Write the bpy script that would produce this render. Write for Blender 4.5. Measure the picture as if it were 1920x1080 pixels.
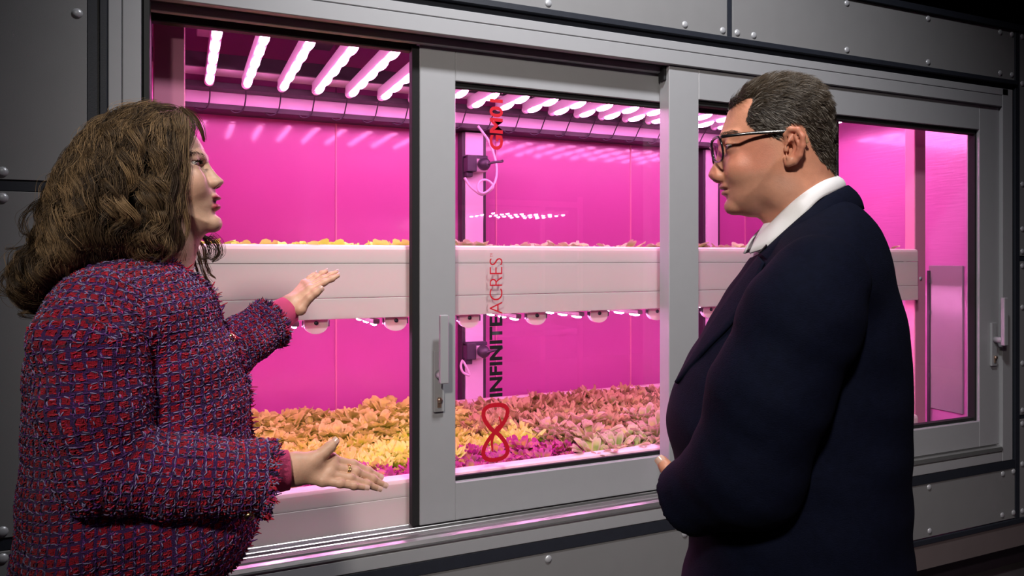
import bpy, bmesh, math, random
import numpy as np
from mathutils import Vector, Matrix

for o in list(bpy.data.objects): bpy.data.objects.remove(o, do_unlink=True)
scene = bpy.context.scene
C = scene.collection
rnd = random.Random(7)

# ------------------------------------------------------------------ camera
# X runs along the container front, Y into the container, Z up; front face at Y = 0
FPX, CX, CY = 1390.0, 960.0, 484.0
TH = math.atan2(619.0, FPX); SN, CS = math.sin(TH), math.cos(TH)
DIST, HCAM = 2.1, 1.42
cam = bpy.data.cameras.new('camera')
cam.sensor_width = 36.0; cam.lens = FPX / 1920.0 * 36.0
cam.shift_y = -(540.0 - CY) / 1920.0
cam.clip_start = 0.05
cam_o = bpy.data.objects.new('camera', cam); C.objects.link(cam_o)
cam_o.location = (0, -DIST, HCAM); cam_o.rotation_euler = (math.pi/2, 0, -TH)
scene.camera = cam_o
vs = scene.view_settings
vs.view_transform = 'Standard'; vs.look = 'None'; vs.gamma = 1.0; vs.exposure = 0.0
vs.use_curve_mapping = False

# ------------------------------------------------------------------ light
world = bpy.data.worlds.new('hall_dark'); scene.world = world
world.use_nodes = True
world.node_tree.nodes['Background'].inputs[0].default_value = (0.5, 0.5, 0.56, 1)
world.node_tree.nodes['Background'].inputs[1].default_value = 0.010

def area_light(name, loc, target, size, power, color, spread=math.pi):
    l = bpy.data.lights.new(name, 'AREA'); l.energy = power; l.color = color
    l.shape = 'DISK'; l.size = size; l.spread = spread
    o = bpy.data.objects.new(name, l); C.objects.link(o)
    o.location = loc
    o.rotation_euler = (Vector(target) - Vector(loc)).to_track_quat('-Z', 'Y').to_euler()
    return o
def spot_light(name, loc, target, size, power, color, angle, blend):
    l = bpy.data.lights.new(name, 'SPOT'); l.energy = power; l.color = color; l.shadow_soft_size = size
    l.spot_size = math.radians(angle); l.spot_blend = blend
    o = bpy.data.objects.new(name, l); C.objects.link(o); o.location = loc
    o.rotation_euler = (Vector(target) - Vector(loc)).to_track_quat('-Z', 'Y').to_euler()
    return o
# spotlight under the hall ceiling, then an added fill lamp
spot_light('unseen_spotlight', (0.85, -1.35, 3.70), (1.25, 0.0, 2.05), 0.12, 335, (0.98, 0.97, 0.99), 96, 1.0)
spot_light('unseen_spotlight', (-1.1, -3.2, 3.2), (0.72, -0.8, 1.58), 0.15, 410, (1.0, 0.92, 0.82), 46, 1.0)  # unseen fill added to brighten the two faces

# ------------------------------------------------------------------ helpers
def pt(x, y, Y):
    """scene point whose picture position is (x, y) at depth Y from the container front"""
    a = (x - CX) / FPX; b = (CY - y) / FPX
    t = (DIST + Y) / (CS - a * SN)
    return Vector((t * (SN + a * CS), Y, HCAM + t * b))

def tag(o, label=None, cat=None, group=None, kind=None):
    if label: o['label'] = label
    if cat: o['category'] = cat
    if group: o['group'] = group
    if kind: o['kind'] = kind
    return o

def empty(name, loc=(0, 0, 0), label=None, cat=None, group=None, kind=None):
    o = bpy.data.objects.new(name, None); C.objects.link(o); o.location = loc
    o.empty_display_size = 0.05
    return tag(o, label, cat, group, kind)

def link(name, mesh, parent=None, mat=None, smooth=False):
    if mat is not None and not mesh.materials: mesh.materials.append(mat)
    if smooth: mesh.shade_smooth()
    o = bpy.data.objects.new(name, mesh); C.objects.link(o)
    if parent is not None:
        o.parent = parent
        o.matrix_parent_inverse = Matrix.Translation(parent.location).inverted()
    return o

def mesh_from(name, v, f, mat=None, smooth=False):
    m = bpy.data.meshes.new(name)
    m.from_pydata([tuple(map(float, p)) for p in v], [], [tuple(map(int, q)) for q in f]); m.update()
    if mat is not None: m.materials.append(mat)
    if smooth: m.shade_smooth()
    return m

def box_bm(bm, x0, x1, y0, y1, z0, z1, bevel=0.0, seg=1):
    g = bmesh.ops.create_cube(bm, size=1.0)['verts']
    for v in g:
        v.co = Vector(((x0+x1)/2 + v.co.x*(x1-x0), (y0+y1)/2 + v.co.y*(y1-y0), (z0+z1)/2 + v.co.z*(z1-z0)))
    if bevel > 0:
        es = list({e for v in g for e in v.link_edges})
        bmesh.ops.bevel(bm, geom=es, offset=bevel, segments=seg, affect='EDGES', profile=0.7)

def bm_obj(name, bm, mat, parent=None, smooth=False):
    m = bpy.data.meshes.new(name); bm.to_mesh(m); bm.free()
    return link(name, m, parent, mat, smooth)

def box(name, x0, x1, y0, y1, z0, z1, mat, parent=None, bevel=0.0015, seg=1):
    bm = bmesh.new(); box_bm(bm, x0, x1, y0, y1, z0, z1, bevel, seg)
    return bm_obj(name, bm, mat, parent)

def prism_x(name, prof, x0, x1, mat, parent=None, smooth=False):
    """profile in (y, z), swept along X"""
    n = len(prof)
    v = [(x0, p[0], p[1]) for p in prof] + [(x1, p[0], p[1]) for p in prof]
    f = [(i, (i+1) % n, n+(i+1) % n, n+i) for i in range(n)] + [tuple(range(n-1, -1, -1)), tuple(range(n, 2*n))]
    bm = bmesh.new(); bv = [bm.verts.new(p) for p in v]
    for q in f: bm.faces.new([bv[i] for i in q])
    bmesh.ops.recalc_face_normals(bm, faces=bm.faces)
    return bm_obj(name, bm, mat, parent, smooth)

def tube_arrays(pts, rad, n=6, close=True):
    """tube round a polyline -> verts, faces"""
    P = np.asarray(pts, float); k = len(P)
    R = np.full(k, rad) if np.isscalar(rad) else np.asarray(rad, float)
    T = np.gradient(P, axis=0); T /= np.linalg.norm(T, axis=1)[:, None] + 1e-12
    up = np.array([0.31, 0.17, 0.93]); up = up / np.linalg.norm(up)
    v = []
    for i in range(k):
        a = np.cross(T[i], up); a /= np.linalg.norm(a) + 1e-12; b = np.cross(T[i], a)
        for j in range(n):
            t = 2*math.pi*j/n
            v.append(P[i] + R[i]*(math.cos(t)*a + math.sin(t)*b))
    f = []
    for i in range(k-1):
        for j in range(n):
            f.append((i*n+j, i*n+(j+1) % n, (i+1)*n+(j+1) % n, (i+1)*n+j))
    if close:
        f.append(tuple(range(n-1, -1, -1))); f.append(tuple((k-1)*n+j for j in range(n)))
    return v, f

def catmull(pts, n=8, closed=False):
    P = [np.asarray(p, float) for p in pts]; out = []
    m = len(P); segs = m if closed else m-1
    for i in range(segs):
        if closed: a, b, c, d = P[i-1], P[i], P[(i+1) % m], P[(i+2) % m]
        else: a, b, c, d = P[max(i-1, 0)], P[i], P[i+1], P[min(i+2, m-1)]
        for k in range(n):
            t = k/n
            out.append(0.5*((2*b) + (c-a)*t + (2*a-5*b+4*c-d)*t*t + (3*b-a-3*c+d)*t**3))
    if not closed: out.append(P[-1])
    return np.array(out)

def tube(name, pts, rad, mat, parent=None, n=8, sub=6):
    v, f = tube_arrays(catmull(pts, sub) if sub else pts, rad, n)
    return link(name, mesh_from(name, v, f, mat, True), parent)

# ------------------------------------------------------------------ materials
def new_mat(name):
    m = bpy.data.materials.new(name); m.use_nodes = True
    return m, m.node_tree, m.node_tree.nodes['Principled BSDF']

def mat(name, color, rough=0.5, metal=0.0, var=0.08, scale=30.0, bump=0.0, bscale=200.0, spec=0.5, coat=0.0, coat_rough=0.1, aniso=None):
    """procedural paint / metal / plastic: base colour with soft mottling and a fine grain"""
    m, nt, b = new_mat(name)
    tc = nt.nodes.new('ShaderNodeTexCoord')
    nz = nt.nodes.new('ShaderNodeTexNoise'); nz.inputs['Scale'].default_value = scale; nz.inputs['Detail'].default_value = 4
    nt.links.new(tc.outputs['Object'], nz.inputs['Vector'])
    mx = nt.nodes.new('ShaderNodeMix'); mx.data_type = 'RGBA'
    mx.inputs['A'].default_value = tuple(c*(1-var) for c in color) + (1,)
    mx.inputs['B'].default_value = tuple(min(1, c*(1+var)) for c in color) + (1,)
    nt.links.new(nz.outputs['Fac'], mx.inputs['Factor']); nt.links.new(mx.outputs['Result'], b.inputs['Base Color'])
    b.inputs['Roughness'].default_value = rough; b.inputs['Metallic'].default_value = metal
    b.inputs['Specular IOR Level'].default_value = spec
    b.inputs['Coat Weight'].default_value = coat; b.inputs['Coat Roughness'].default_value = coat_rough
    if bump > 0:
        n2 = nt.nodes.new('ShaderNodeTexNoise'); n2.inputs['Scale'].default_value = bscale; n2.inputs['Detail'].default_value = 3
        mp = nt.nodes.new('ShaderNodeMapping')
        if aniso: mp.inputs['Scale'].default_value = aniso
        nt.links.new(tc.outputs['Object'], mp.inputs['Vector']); nt.links.new(mp.outputs['Vector'], n2.inputs['Vector'])
        bp = nt.nodes.new('ShaderNodeBump'); bp.inputs['Strength'].default_value = bump; bp.inputs['Distance'].default_value = 0.002
        nt.links.new(n2.outputs['Fac'], bp.inputs['Height']); nt.links.new(bp.outputs['Normal'], b.inputs['Normal'])
    return m

def emis(name, color, strength):
    m, nt, b = new_mat(name)
    b.inputs['Base Color'].default_value = (0.8, 0.8, 0.8, 1)
    b.inputs['Emission Color'].default_value = tuple(color) + (1,)
    b.inputs['Emission Strength'].default_value = strength
    return m

def glass_mat(name, tint=(0.96, 0.97, 0.98), refl=1.0):
    m = bpy.data.materials.new(name); m.use_nodes = True; nt = m.node_tree; nt.nodes.clear()
    out = nt.nodes.new('ShaderNodeOutputMaterial'); mx = nt.nodes.new('ShaderNodeMixShader')
    tr = nt.nodes.new('ShaderNodeBsdfTransparent'); tr.inputs[0].default_value = tuple(tint) + (1,)
    gl = nt.nodes.new('ShaderNodeBsdfGlossy'); gl.inputs['Roughness'].default_value = 0.015
    # Schlick reflectance of a thin pane, the same from either side
    fr = nt.nodes.new('ShaderNodeLayerWeight'); pw = nt.nodes.new('ShaderNodeMath'); pw.operation = 'POWER'; pw.inputs[1].default_value = 5.0
    mu = nt.nodes.new('ShaderNodeMath'); mu.operation = 'MULTIPLY_ADD'; mu.inputs[1].default_value = 0.90*refl; mu.inputs[2].default_value = 0.065*refl
    nt.links.new(fr.outputs['Facing'], pw.inputs[0]); nt.links.new(pw.outputs[0], mu.inputs[0]); nt.links.new(mu.outputs[0], mx.inputs[0])
    nt.links.new(tr.outputs[0], mx.inputs[1]); nt.links.new(gl.outputs[0], mx.inputs[2])
    nt.links.new(mx.outputs[0], out.inputs[0])
    return m

M_PANEL = mat('composite_panel_grey', (0.20, 0.20, 0.205), 0.55, 0, 0.06, 12, 0.12, 900)
M_TRIM = mat('joint_dark', (0.018, 0.021, 0.03), 0.45, 0, 0.2, 40, 0.1, 300)
M_FRAME = mat('powder_coat_grey', (0.315, 0.318, 0.335), 0.42, 0.0, 0.03, 25, 0.08, 1500)
M_BLACK = mat('rubber_black', (0.008, 0.008, 0.009), 0.6, 0, 0.2, 50)
M_BOLT = mat('bolt_grey', (0.46, 0.47, 0.50), 0.35, 0.3, 0.05, 60)
M_ALU = mat('aluminium_rail', (0.62, 0.62, 0.62), 0.28, 0.9, 0.04, 60, 0.1, 400, aniso=(0.05, 1, 1))
M_TRAY = mat('tray_white_led_tint', (0.71, 0.54, 0.555), 0.42, 0, 0.025, 6, 0.05, 60, coat=0.15)  # white plastic, with pink glow of the LEDs mixed into its colour
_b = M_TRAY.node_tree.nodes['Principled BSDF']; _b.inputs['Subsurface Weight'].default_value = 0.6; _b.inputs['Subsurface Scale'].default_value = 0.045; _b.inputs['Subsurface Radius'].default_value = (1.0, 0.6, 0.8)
M_LINER = mat('wall_liner_led_pink', (0.47, 0.085, 0.315), 0.35, 0, 0.03, 3, 0.06, 40, coat=0.55, coat_rough=0.07)  # magenta of the LED light is put into the liner's base colour
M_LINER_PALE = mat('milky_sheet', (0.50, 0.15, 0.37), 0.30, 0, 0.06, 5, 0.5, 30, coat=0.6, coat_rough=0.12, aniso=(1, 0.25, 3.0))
M_RACK = mat('rack_upright', (0.62, 0.20, 0.34), 0.5, 0, 0.05, 10)  # pink LED light on the uprights is part of this colour
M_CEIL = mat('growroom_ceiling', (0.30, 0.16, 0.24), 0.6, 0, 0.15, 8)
M_DARKBEAM = mat('dark_profile', (0.03, 0.022, 0.03), 0.5, 0, 0.2, 20)
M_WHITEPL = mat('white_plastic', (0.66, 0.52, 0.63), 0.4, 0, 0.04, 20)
M_DARKPL = mat('dark_plastic', (0.035, 0.03, 0.045), 0.4, 0, 0.1, 40)
M_LEDHOUSE = mat('led_housing', (0.55, 0.5, 0.53), 0.35, 0.2, 0.05, 40)
M_LED = emis('led_emitter', (1.0, 0.30, 0.74), 35.0)
M_LED2 = emis('led_emitter_slim', (1.0, 0.30, 0.74), 135.0)
M_LED3 = emis('led_emitter_far', (1.0, 0.55, 0.85), 90.0)
M_GLASS = glass_mat('window_glass', refl=1.0)
M_FLOOR = mat('hall_floor_concrete', (0.055, 0.05, 0.05), 0.35, 0, 0.35, 3, 0.2, 40)
M_HALL = mat('hall_dark_paint', (0.018, 0.018, 0.02), 0.8, 0, 0.2, 4)
M_GREYBOX = mat('grey_sheet', (0.30, 0.25, 0.28), 0.22, 0.3, 0.06, 8)
M_RED = mat('red_vinyl', (0.55, 0.004, 0.02), 0.5, 0, 0.02, 30)
M_INK = mat('black_vinyl', (0.012, 0.008, 0.012), 0.5, 0, 0.02, 30)
M_STEEL = mat('key_steel', (0.55, 0.4, 0.3), 0.3, 0.8, 0.05, 50)
M_GROW = mat('growing_mat', (0.10, 0.07, 0.05), 0.9, 0, 0.4, 40, 0.4, 120)
M_SEAL = mat('brush_seal', (0.006, 0.005, 0.006), 0.9, 0, 0.2, 80)

# ------------------------------------------------------------------ hall
def plane_box(name, *a): 
    o = box(name, *a, bevel=0.0); tag(o, kind='structure'); return o
plane_box('floor', -6, 9, -7, 5, -0.1, 0.0, M_FLOOR)
plane_box('ceiling', -6, 9, -7, 6, 5.2, 5.3, M_HALL)
plane_box('wall_back', -6, 9, 5.6, 5.7, 0, 5.2, M_HALL)
plane_box('wall_rear', -6, 9, -7.1, -7.0, 0, 5.2, M_HALL)
plane_box('wall_left', -6.1, -6, -7, 5.6, 0, 5.2, M_HALL)
plane_box('wall_right', 9, 9.1, -7, 5.6, 0, 5.2, M_HALL)
M_BEAM = mat('hall_beam_paint', (0.16, 0.15, 0.12), 0.6, 0, 0.1, 5)
bt = empty('roof_beam', (4.6, 3.0, 4.6), 'dim steel roof beam above the container in the dark', 'beam')
bm = bmesh.new(); box_bm(bm, 2.0, 8.5, 2.95, 3.05, 4.62, 4.64); bm_obj('flange', bm, M_BEAM, bt)
bm = bmesh.new(); box_bm(bm, 2.0, 8.5, 2.95, 3.05, 4.44, 4.46); bm_obj('flange', bm, M_BEAM, bt)
bm = bmesh.new(); box_bm(bm, 2.0, 8.5, 2.99, 3.01, 4.46, 4.62); bm_obj('web', bm, M_BEAM, bt)

# ------------------------------------------------------------------ container front
XL, XR = -2.2, 4.6           # front runs past both sides of the picture
FX0, FX1, FZ0, FZ1 = -0.168, 3.356, 0.529, 2.164   # outer window frame
wall = empty('wall_front', (1.2, 0, 0.13), kind='structure')
bolt_bm = bmesh.new()
bmesh.ops.create_uvsphere(bolt_bm, u_segments=12, v_segments=6, radius=1.0)
for v in list(bolt_bm.verts):
    if v.co.z < -0.05: bolt_bm.verts.remove(v)
for v in bolt_bm.verts:
    v.co = Vector((v.co.x*0.0125, -v.co.z*0.0055, v.co.y*0.0125))
bolt_me = bpy.data.meshes.new('bolt'); bolt_bm.to_mesh(bolt_me); bolt_bm.free()
bolt_me.materials.append(M_BOLT); bolt_me.shade_smooth()

def panel(x0, x1, z0, z1, bolts=()):
    p = box('panel', x0, x1, 0.0, 0.012, z0, z1, M_PANEL, wall, 0.001)
    for (bx, bz) in bolts:
        b = bpy.data.objects.new('bolt', bolt_me); C.objects.link(b)
        b.parent = p; b.matrix_parent_inverse = Matrix.Translation(wall.location).inverted() @ Matrix.Identity(4)
        b.matrix_parent_inverse = Matrix.Identity(4)
        b.location = (bx, -0.0005, bz)
    return p
# left column
LB = [(-0.235, 2.022), (-0.389, 1.625), (-0.70, 1.625), (-0.235, 1.625)]
panel(XL, -0.2145, 1.607, 2.429, [(-0.235, 2.022), (-0.389, 1.625), (-0.70, 1.625), (-0.235, 1.7), (-0.9, 2.022), (-0.235, 2.36)])
panel(XL, -0.2145, 0.755, 1.579, [(-0.389, 1.563), (-0.70, 1.563), (-0.235, 1.48), (-0.389, 0.771), (-0.235, 1.12), (-0.235, 0.80)])
panel(XL, -0.2145, 0.262, 0.723, [(-0.389, 0.707), (-0.235, 0.65)])
# above the window
panel(-0.168, 1.773, 2.206, 2.429, [(1.061, 2.228), (1.59, 2.228), (1.754, 2.228), (0.53, 2.228), (0.0, 2.228), (1.754, 2.41), (1.061, 2.41)])
panel(1.799, 3.378, 2.206, 2.429, [(1.819, 2.228), (1.895, 2.228), (2.358, 2.228), (2.358, 2.409), (2.818, 2.23), (2.818, 2.41), (3.279, 2.232), (3.359, 2.232), (3.279, 2.411), (3.359, 2.411), (1.819, 2.41), (1.895, 2.41)])
# below the window
panel(-0.168, 1.773, 0.266, 0.488, [(1.061, 0.466), (0.53, 0.466), (1.59, 0.466), (1.754, 0.466)])
panel(1.799, 3.393, 0.266, 0.488, [(2.358, 0.47), (2.824, 0.472), (3.297, 0.472), (3.37, 0.474), (2.827, 0.291), (3.293, 0.291), (3.37, 0.291), (1.819, 0.466)])
# right of the window
panel(3.412, XR, 1.43, 2.429, [(3.432, 2.41), (3.432, 2.2), (3.432, 1.75), (3.432, 1.55), (3.9, 2.41), (3.432, 1.45)])
panel(3.412, XR, 0.72, 1.405, [(3.432, 1.385), (3.432, 1.2), (3.432, 0.95), (3.432, 0.74)])
panel(3.412, XR, 0.262, 0.70, [(3.432, 0.68), (3.432, 0.5), (3.432, 0.29)])
# dark joints, recessed behind the panels, with a raised cover strip
box('joint_strip', XL, XR, 0.010, 0.05, 0.13, 2.45, M_TRIM, wall, 0).name = 'backing'
bk = [o for o in wall.children if o.name == 'backing'][0]
bpy.data.objects.remove(bk, do_unlink=True)
def strip(x0, x1, z0, z1, y0=-0.004): return box('joint_strip', x0, x1, y0, 0.03, z0, z1, M_TRIM, wall, 0.0015)
strip(-0.214, -0.186, 0.10, 2.43, -0.001); strip(-0.186, -0.169, 0.10, 2.43, -0.010)
strip(XL, -0.2145, 1.580, 1.606, 0.003); strip(XL, -0.2145, 0.724, 0.754, 0.003)
strip(-0.168, 3.378, 2.186, 2.2055, -0.014); strip(-0.168, 3.378, 2.165, 2.186, 0.004)
strip(1.774, 1.798, 2.206, 2.429, 0.002); strip(1.774, 1.798, 0.266, 0.488, 0.002)
strip(3.379, 3.411, 0.262, 2.429, -0.003); strip(3.357, 3.379, 0.489, 2.165, 0.004)
strip(XL, XR, 2.4295, 2.457, -0.012)
strip(-0.168, 3.378, 0.489, 0.5285, -0.004)
strip(XL, XR, 0.24, 0.2615, -0.006)
strip(3.412, XR, 1.4055, 1.4295, 0.003); strip(3.412, XR, 0.7005, 0.7195, 0.003)
M_SKIRT = mat('skirting_paint', (0.16, 0.13, 0.13), 0.35, 0.1, 0.1, 10)
tag(box('baseboard_front', XL, XR, 0.0, 0.02, 0.135, 0.24, M_SKIRT, None, 0.002), kind='structure')
box('skid_beam', XL, XR, 0.10, 0.22, 0.0, 0.134, M_DARKBEAM, wall, 0)
# shell behind the front
plane_box('trim_roof', XL, XR, 0.03, 1.55, 2.43, 2.457, M_TRIM)

# ------------------------------------------------------------------ window frame and tracks
w1 = empty('window_1', (1.6, 0.05, 0.529), kind='structure')
def fr(name, *a, m=M_FRAME, bv=0.002): return box(name, *a, m, w1, bv)
fr('stile', -0.168, -0.138, -0.006, 0.12, 0.529, 2.164); fr('stile', -0.1365, -0.094, -0.006, 0.12, 0.529, 2.131)
fr('rail', -0.138, 3.326, -0.006, 0.13, 2.134, 2.164); fr('rail', -0.094, 3.284, -0.006, 0.02, 2.084, 2.1325)
fr('stile', 3.287, 3.356, -0.006, 0.13, 0.529, 2.164)
fr('rail', -0.138, 3.287, -0.006, 0.13, 0.529, 0.571, bv=0.003)
# header channel above the sashes
fr('header_channel', -0.094, 3.287, 0.02, 0.045, 2.088, 2.133, m=M_DARKBEAM); fr('header_channel', -0.094, 3.287, 0.045, 0.066, 2.066, 2.133)
fr('header_channel', -0.094, 3.287, 0.066, 0.125, 2.080, 2.133, m=M_BLACK)
fr('gasket', -0.094, 0.655, 0.085, 0.115, 2.050, 2.080, m=M_BLACK)
fr('gasket', -0.094, -0.074, 0.0, 0.12, 0.571, 2.084, m=M_BLACK); fr('jamb_liner', -0.0935, -0.0865, 0.0, 0.03, 0.575, 2.083, m=M_ALU)
# sill with running tracks, stepping up and back
sill_prof = [(-0.006, 0.575), (-0.012, 0.583), (-0.006, 0.593), (0.006, 0.597), (0.008, 0.602), (0.020, 0.602), (0.022, 0.597), (0.030, 0.597)]
prism_x('sill_nosing', [(-0.006, 0.5715)] + sill_prof + [(0.030, 0.5715)], -0.094, 3.284, M_ALU, w1)
for (y0, y1, z1, mm) in [(0.032, 0.040, 0.606, M_ALU), (0.044, 0.056, 0.598, M_FRAME), (0.058, 0.070, 0.590, M_DARKBEAM), (0.072, 0.079, 0.602, M_ALU), (0.082, 0.096, 0.597, M_FRAME), (0.098, 0.104, 0.606, M_ALU), (0.106, 0.124, 0.600, M_FRAME)]:
    fr('sill_track', -0.094, 3.284, y0, y1, 0.5715, z1, m=mm, bv=0.0015)

# ------------------------------------------------------------------ sashes
def handle_set(parent, hx, hz, y, mirror=1):
    """escutcheon, spindle, tall lever and key cylinder"""
    s = mirror
    box('escutcheon', hx-0.017, hx+0.017, y-0.011, y, hz-0.095, hz+0.093, M_FRAME, parent, 0.003, 2)
    v, f = tube_arrays([(hx, y-0.008, hz+0.02), (hx, y-0.05, hz+0.02)], 0.0135, 14); link('spindle', mesh_from('spindle', v, f, M_FRAME, True), parent)
    bm = bmesh.new(); box_bm(bm, hx-0.013, hx+0.014, y-0.062, y-0.044, hz-0.002, hz+0.205, 0.006, 3); bm_obj('lever', bm, M_FRAME, parent)
    cy = box('lock_cylinder', hx-0.006, hx+0.006, y-0.015, y-0.010, hz-0.082, hz-0.05, M_STEEL, parent, 0.002)
    v, f = tube_arrays([(hx, y-0.014, hz-0.058), (hx, y-0.02, hz-0.058)], 0.008, 12); link('key_ring_collar', mesh_from('key_ring_collar', v, f, M_STEEL, True), parent)

def sash(name, x0, x1, z0, z1, gx0, gx1, gz0, gz1, y0, y1, ygl):
    s = empty(name, (x0, y0, z0), kind='structure')
    box('stile', x0, gx0, y0, y1, z0, z1, M_FRAME, s, 0.002); box('stile', gx1, x1, y0, y1, z0, z1, M_FRAME, s, 0.002)
    box('rail', gx0, gx1, y0, y1, z0, gz0, M_FRAME, s, 0.002); box('rail', gx0, gx1, y0, y1, gz1, z1, M_FRAME, s, 0.002)
    # glazing gaskets round the rebate
    for a in [(gx0, gx1, y0+0.012, ygl+0.012, gz1-0.018, gz1), (gx0, gx1, y0+0.018, ygl+0.012, gz0, gz0+0.014)]:
        box('gasket', *a, M_SEAL, s, 0.001)
    box('gasket', gx1-0.012, gx1, y0+0.012, ygl+0.012, gz0, gz1, M_SEAL, s, 0.001)
    m = mesh_from('glass', [(gx0, ygl, gz0), (gx1, ygl, gz0), (gx1, ygl, gz1), (gx0, ygl, gz1)], [(0, 1, 2, 3)], M_GLASS)
    link('glass', m, s)
    return s
w2 = sash('window_2', 0.660, 2.385, 0.607, 2.078, 0.775, 2.275, 0.724, 1.969, 0.070, 0.108, 0.088)
box('brush_seal', 0.637, 0.6595, 0.074, 0.106, 0.607, 2.066, M_SEAL, w2, 0.001); box('brush_seal', 2.3855, 2.40, 0.076, 0.106, 0.607, 2.066, M_SEAL, w2, 0.001)
handle_set(w2, 0.718, 1.045, 0.070)
w3 = sash('window_3', 1.530, 3.284, 0.603, 2.083, 1.656, 3.153, 0.714, 1.976, 0.008, 0.064, 0.040)
handle_set(w3, 3.238, 1.045, 0.008)
bm = bmesh.new(); box_bm(bm, 1.520, 1.536, 0.024, 0.058, 2.035, 2.083, 0.004, 2); bm_obj('end_cap', bm, M_BLACK, w3)

def text_mesh(name, body, size, offset, mat_, center, xs=1.0):
    cu = bpy.data.curves.new(name, 'FONT'); cu.body = body; cu.size = size; cu.offset = offset
    cu.align_x = 'LEFT'; cu.resolution_u = 6
    t = bpy.data.objects.new('tmp', cu); C.objects.link(t)
    dg = bpy.context.evaluated_depsgraph_get(); me = bpy.data.meshes.new_from_object(t.evaluated_get(dg))
    bpy.data.objects.remove(t, do_unlink=True)
    me.materials.clear(); me.materials.append(mat_)
    co = np.array([v.co[:] for v in me.vertices]); lo, hi = co.min(0), co.max(0)
    return me, lo, hi
def lettering(body, x0, x1, z0, z1, y, mat_, offset):
    """print on the pane reading upwards: fills the box x0..x1, z0..z1"""
    me, lo, hi = text_mesh('lettering', body, 1.0, offset, mat_, None)
    for v in me.vertices:
        u = (v.co.x-lo[0])/(hi[0]-lo[0]); w = (v.co.y-lo[1])/(hi[1]-lo[1])
        v.co = Vector((x1 - w*(x1-x0), y, z0 + u*(z1-z0)))
    me.update()
    return link('lettering', me, w2)
YG = 0.0872
def gz(x, y): return pt(x, y, YG)
lettering('GM01', gz(918, 230).x, gz(943, 230).x, gz(930, 281).z, gz(930, 186).z, YG, M_RED, 0.030)
lettering('ACRES', gz(918, 530).x, gz(942, 530).x, gz(930, 589).z, gz(930, 484).z, YG, M_RED, -0.012)
lettering('INFINITE', gz(918, 660).x, gz(942, 660).x, gz(930, 744).z, gz(930, 593).z, YG, M_INK, 0.034)
lettering('TM', gz(919, 480).x, gz(924, 480).x, gz(930, 482).z, gz(930, 475).z, YG, M_RED, 0.0)
# looped emblem below the words
def ribbon(pts, w, dy=1.0):
    P = np.array(pts); T = np.gradient(P, axis=0); T /= np.linalg.norm(T, axis=1)[:, None]
    N = np.stack([-T[:, 1], T[:, 0]], 1); w = np.asarray(w)[:, None]*0.5
    L, R = P+N*w, P-N*w; n = len(P)
    yy = YG - 0.0012*np.linspace(0, 1, n)*dy
    v = [(p[0], y_, p[1]) for p, y_ in zip(L, yy)] + [(p[0], y_, p[1]) for p, y_ in zip(R, yy)]
    return v, [(i, i+1, n+i+1, n+i) for i in range(n-1)]
ex, ez0, ez1 = gz(929, 810).x, gz(929, 866).z, gz(929, 755).z
er = (ez1-ez0); emb_v, emb_f = [], []
def add_rib(pts, w, dy=1.0):
    v, f = ribbon(pts, w, dy); k = len(emb_v); emb_v.extend(v); emb_f.extend([tuple(i+k for i in q) for q in f])
sx = (gz(956, 810).x - gz(903, 810).x)/2
path = []
for k in range(97):
    t = 2*math.pi*k/96 + 0.9
    path.append((ex + (sx-0.007)*math.copysign(abs(math.sin(2*t))**0.8, math.sin(2*t)), (ez0+ez1)/2 + (er/2-0.007)*math.cos(t)))
add_rib(path, [0.0135]*97)
q = catmull([(ex+0.012, ez1-0.045), (ex+0.019, ez1-0.070), (ex+0.002, (ez0+ez1)/2+0.01), (ex-0.012, (ez0+ez1)/2-0.025), (ex-0.010, ez0+0.035)], 8)
add_rib(q, np.interp(np.linspace(0, 1, len(q)), [0, .3, .8, 1], [0.003, 0.009, 0.009, 0.004]), 0.4)
link('emblem', mesh_from('emblem', emb_v, emb_f, M_RED), w2)

# ------------------------------------------------------------------ grow room inside
YW = 1.33
wb = empty('wall_growroom_back', (1.6, YW, 0.2), kind='structure')
for i in range(-1, 5):
    x0 = 0.645 + 0.795*(i-1); x1 = x0 + 0.795
    x0 = max(x0, -0.11); x1 = min(x1, 3.32)
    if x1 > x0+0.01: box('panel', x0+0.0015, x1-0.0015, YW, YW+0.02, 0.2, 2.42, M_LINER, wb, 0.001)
for i in range(0, 4):
    x = 0.645 + 0.795*i
    if x < 3.3: box('seam_cover', x-0.004, x+0.004, YW-0.003, YW+0.002, 0.2, 2.05, M_RACK, wb, 0.001)
tag(box('wall_growroom_right', 3.295, 3.32, 0.14, YW, 0.2, 2.42, M_LINER_PALE, None, 0.001), kind='structure')
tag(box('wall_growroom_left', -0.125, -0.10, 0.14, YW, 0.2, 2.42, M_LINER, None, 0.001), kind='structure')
tag(box('ceiling_growroom', -0.10, 3.295, 0.135, YW, 2.40, 2.42, M_CEIL, None, 0.001), kind='structure')
tag(box('floor_growroom', -0.10, 3.295, 0.135, YW, 0.18, 0.2, M_CEIL, None, 0.001), kind='structure')

# back pilasters carrying the sockets
for n, (xa, xb) in enumerate([(pt(866, 400, 1.28).x, pt(908, 400, 1.28).x), (pt(1317, 400, 1.28).x, pt(1346, 400, 1.28).x)]):
    p = empty('trim_%d' % (n+1), ((xa+xb)/2, 1.27, 0.2), kind='structure')
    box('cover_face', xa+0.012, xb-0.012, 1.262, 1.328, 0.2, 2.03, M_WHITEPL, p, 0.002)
    box('edge_strip', xa-0.004, xa+0.0115, 1.268, 1.328, 0.2, 2.03, M_DARKBEAM, p, 0.001)
    box('edge_strip', xb-0.0115, xb+0.004, 1.268, 1.328, 0.2, 2.03, M_DARKBEAM, p, 0.001)

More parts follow.
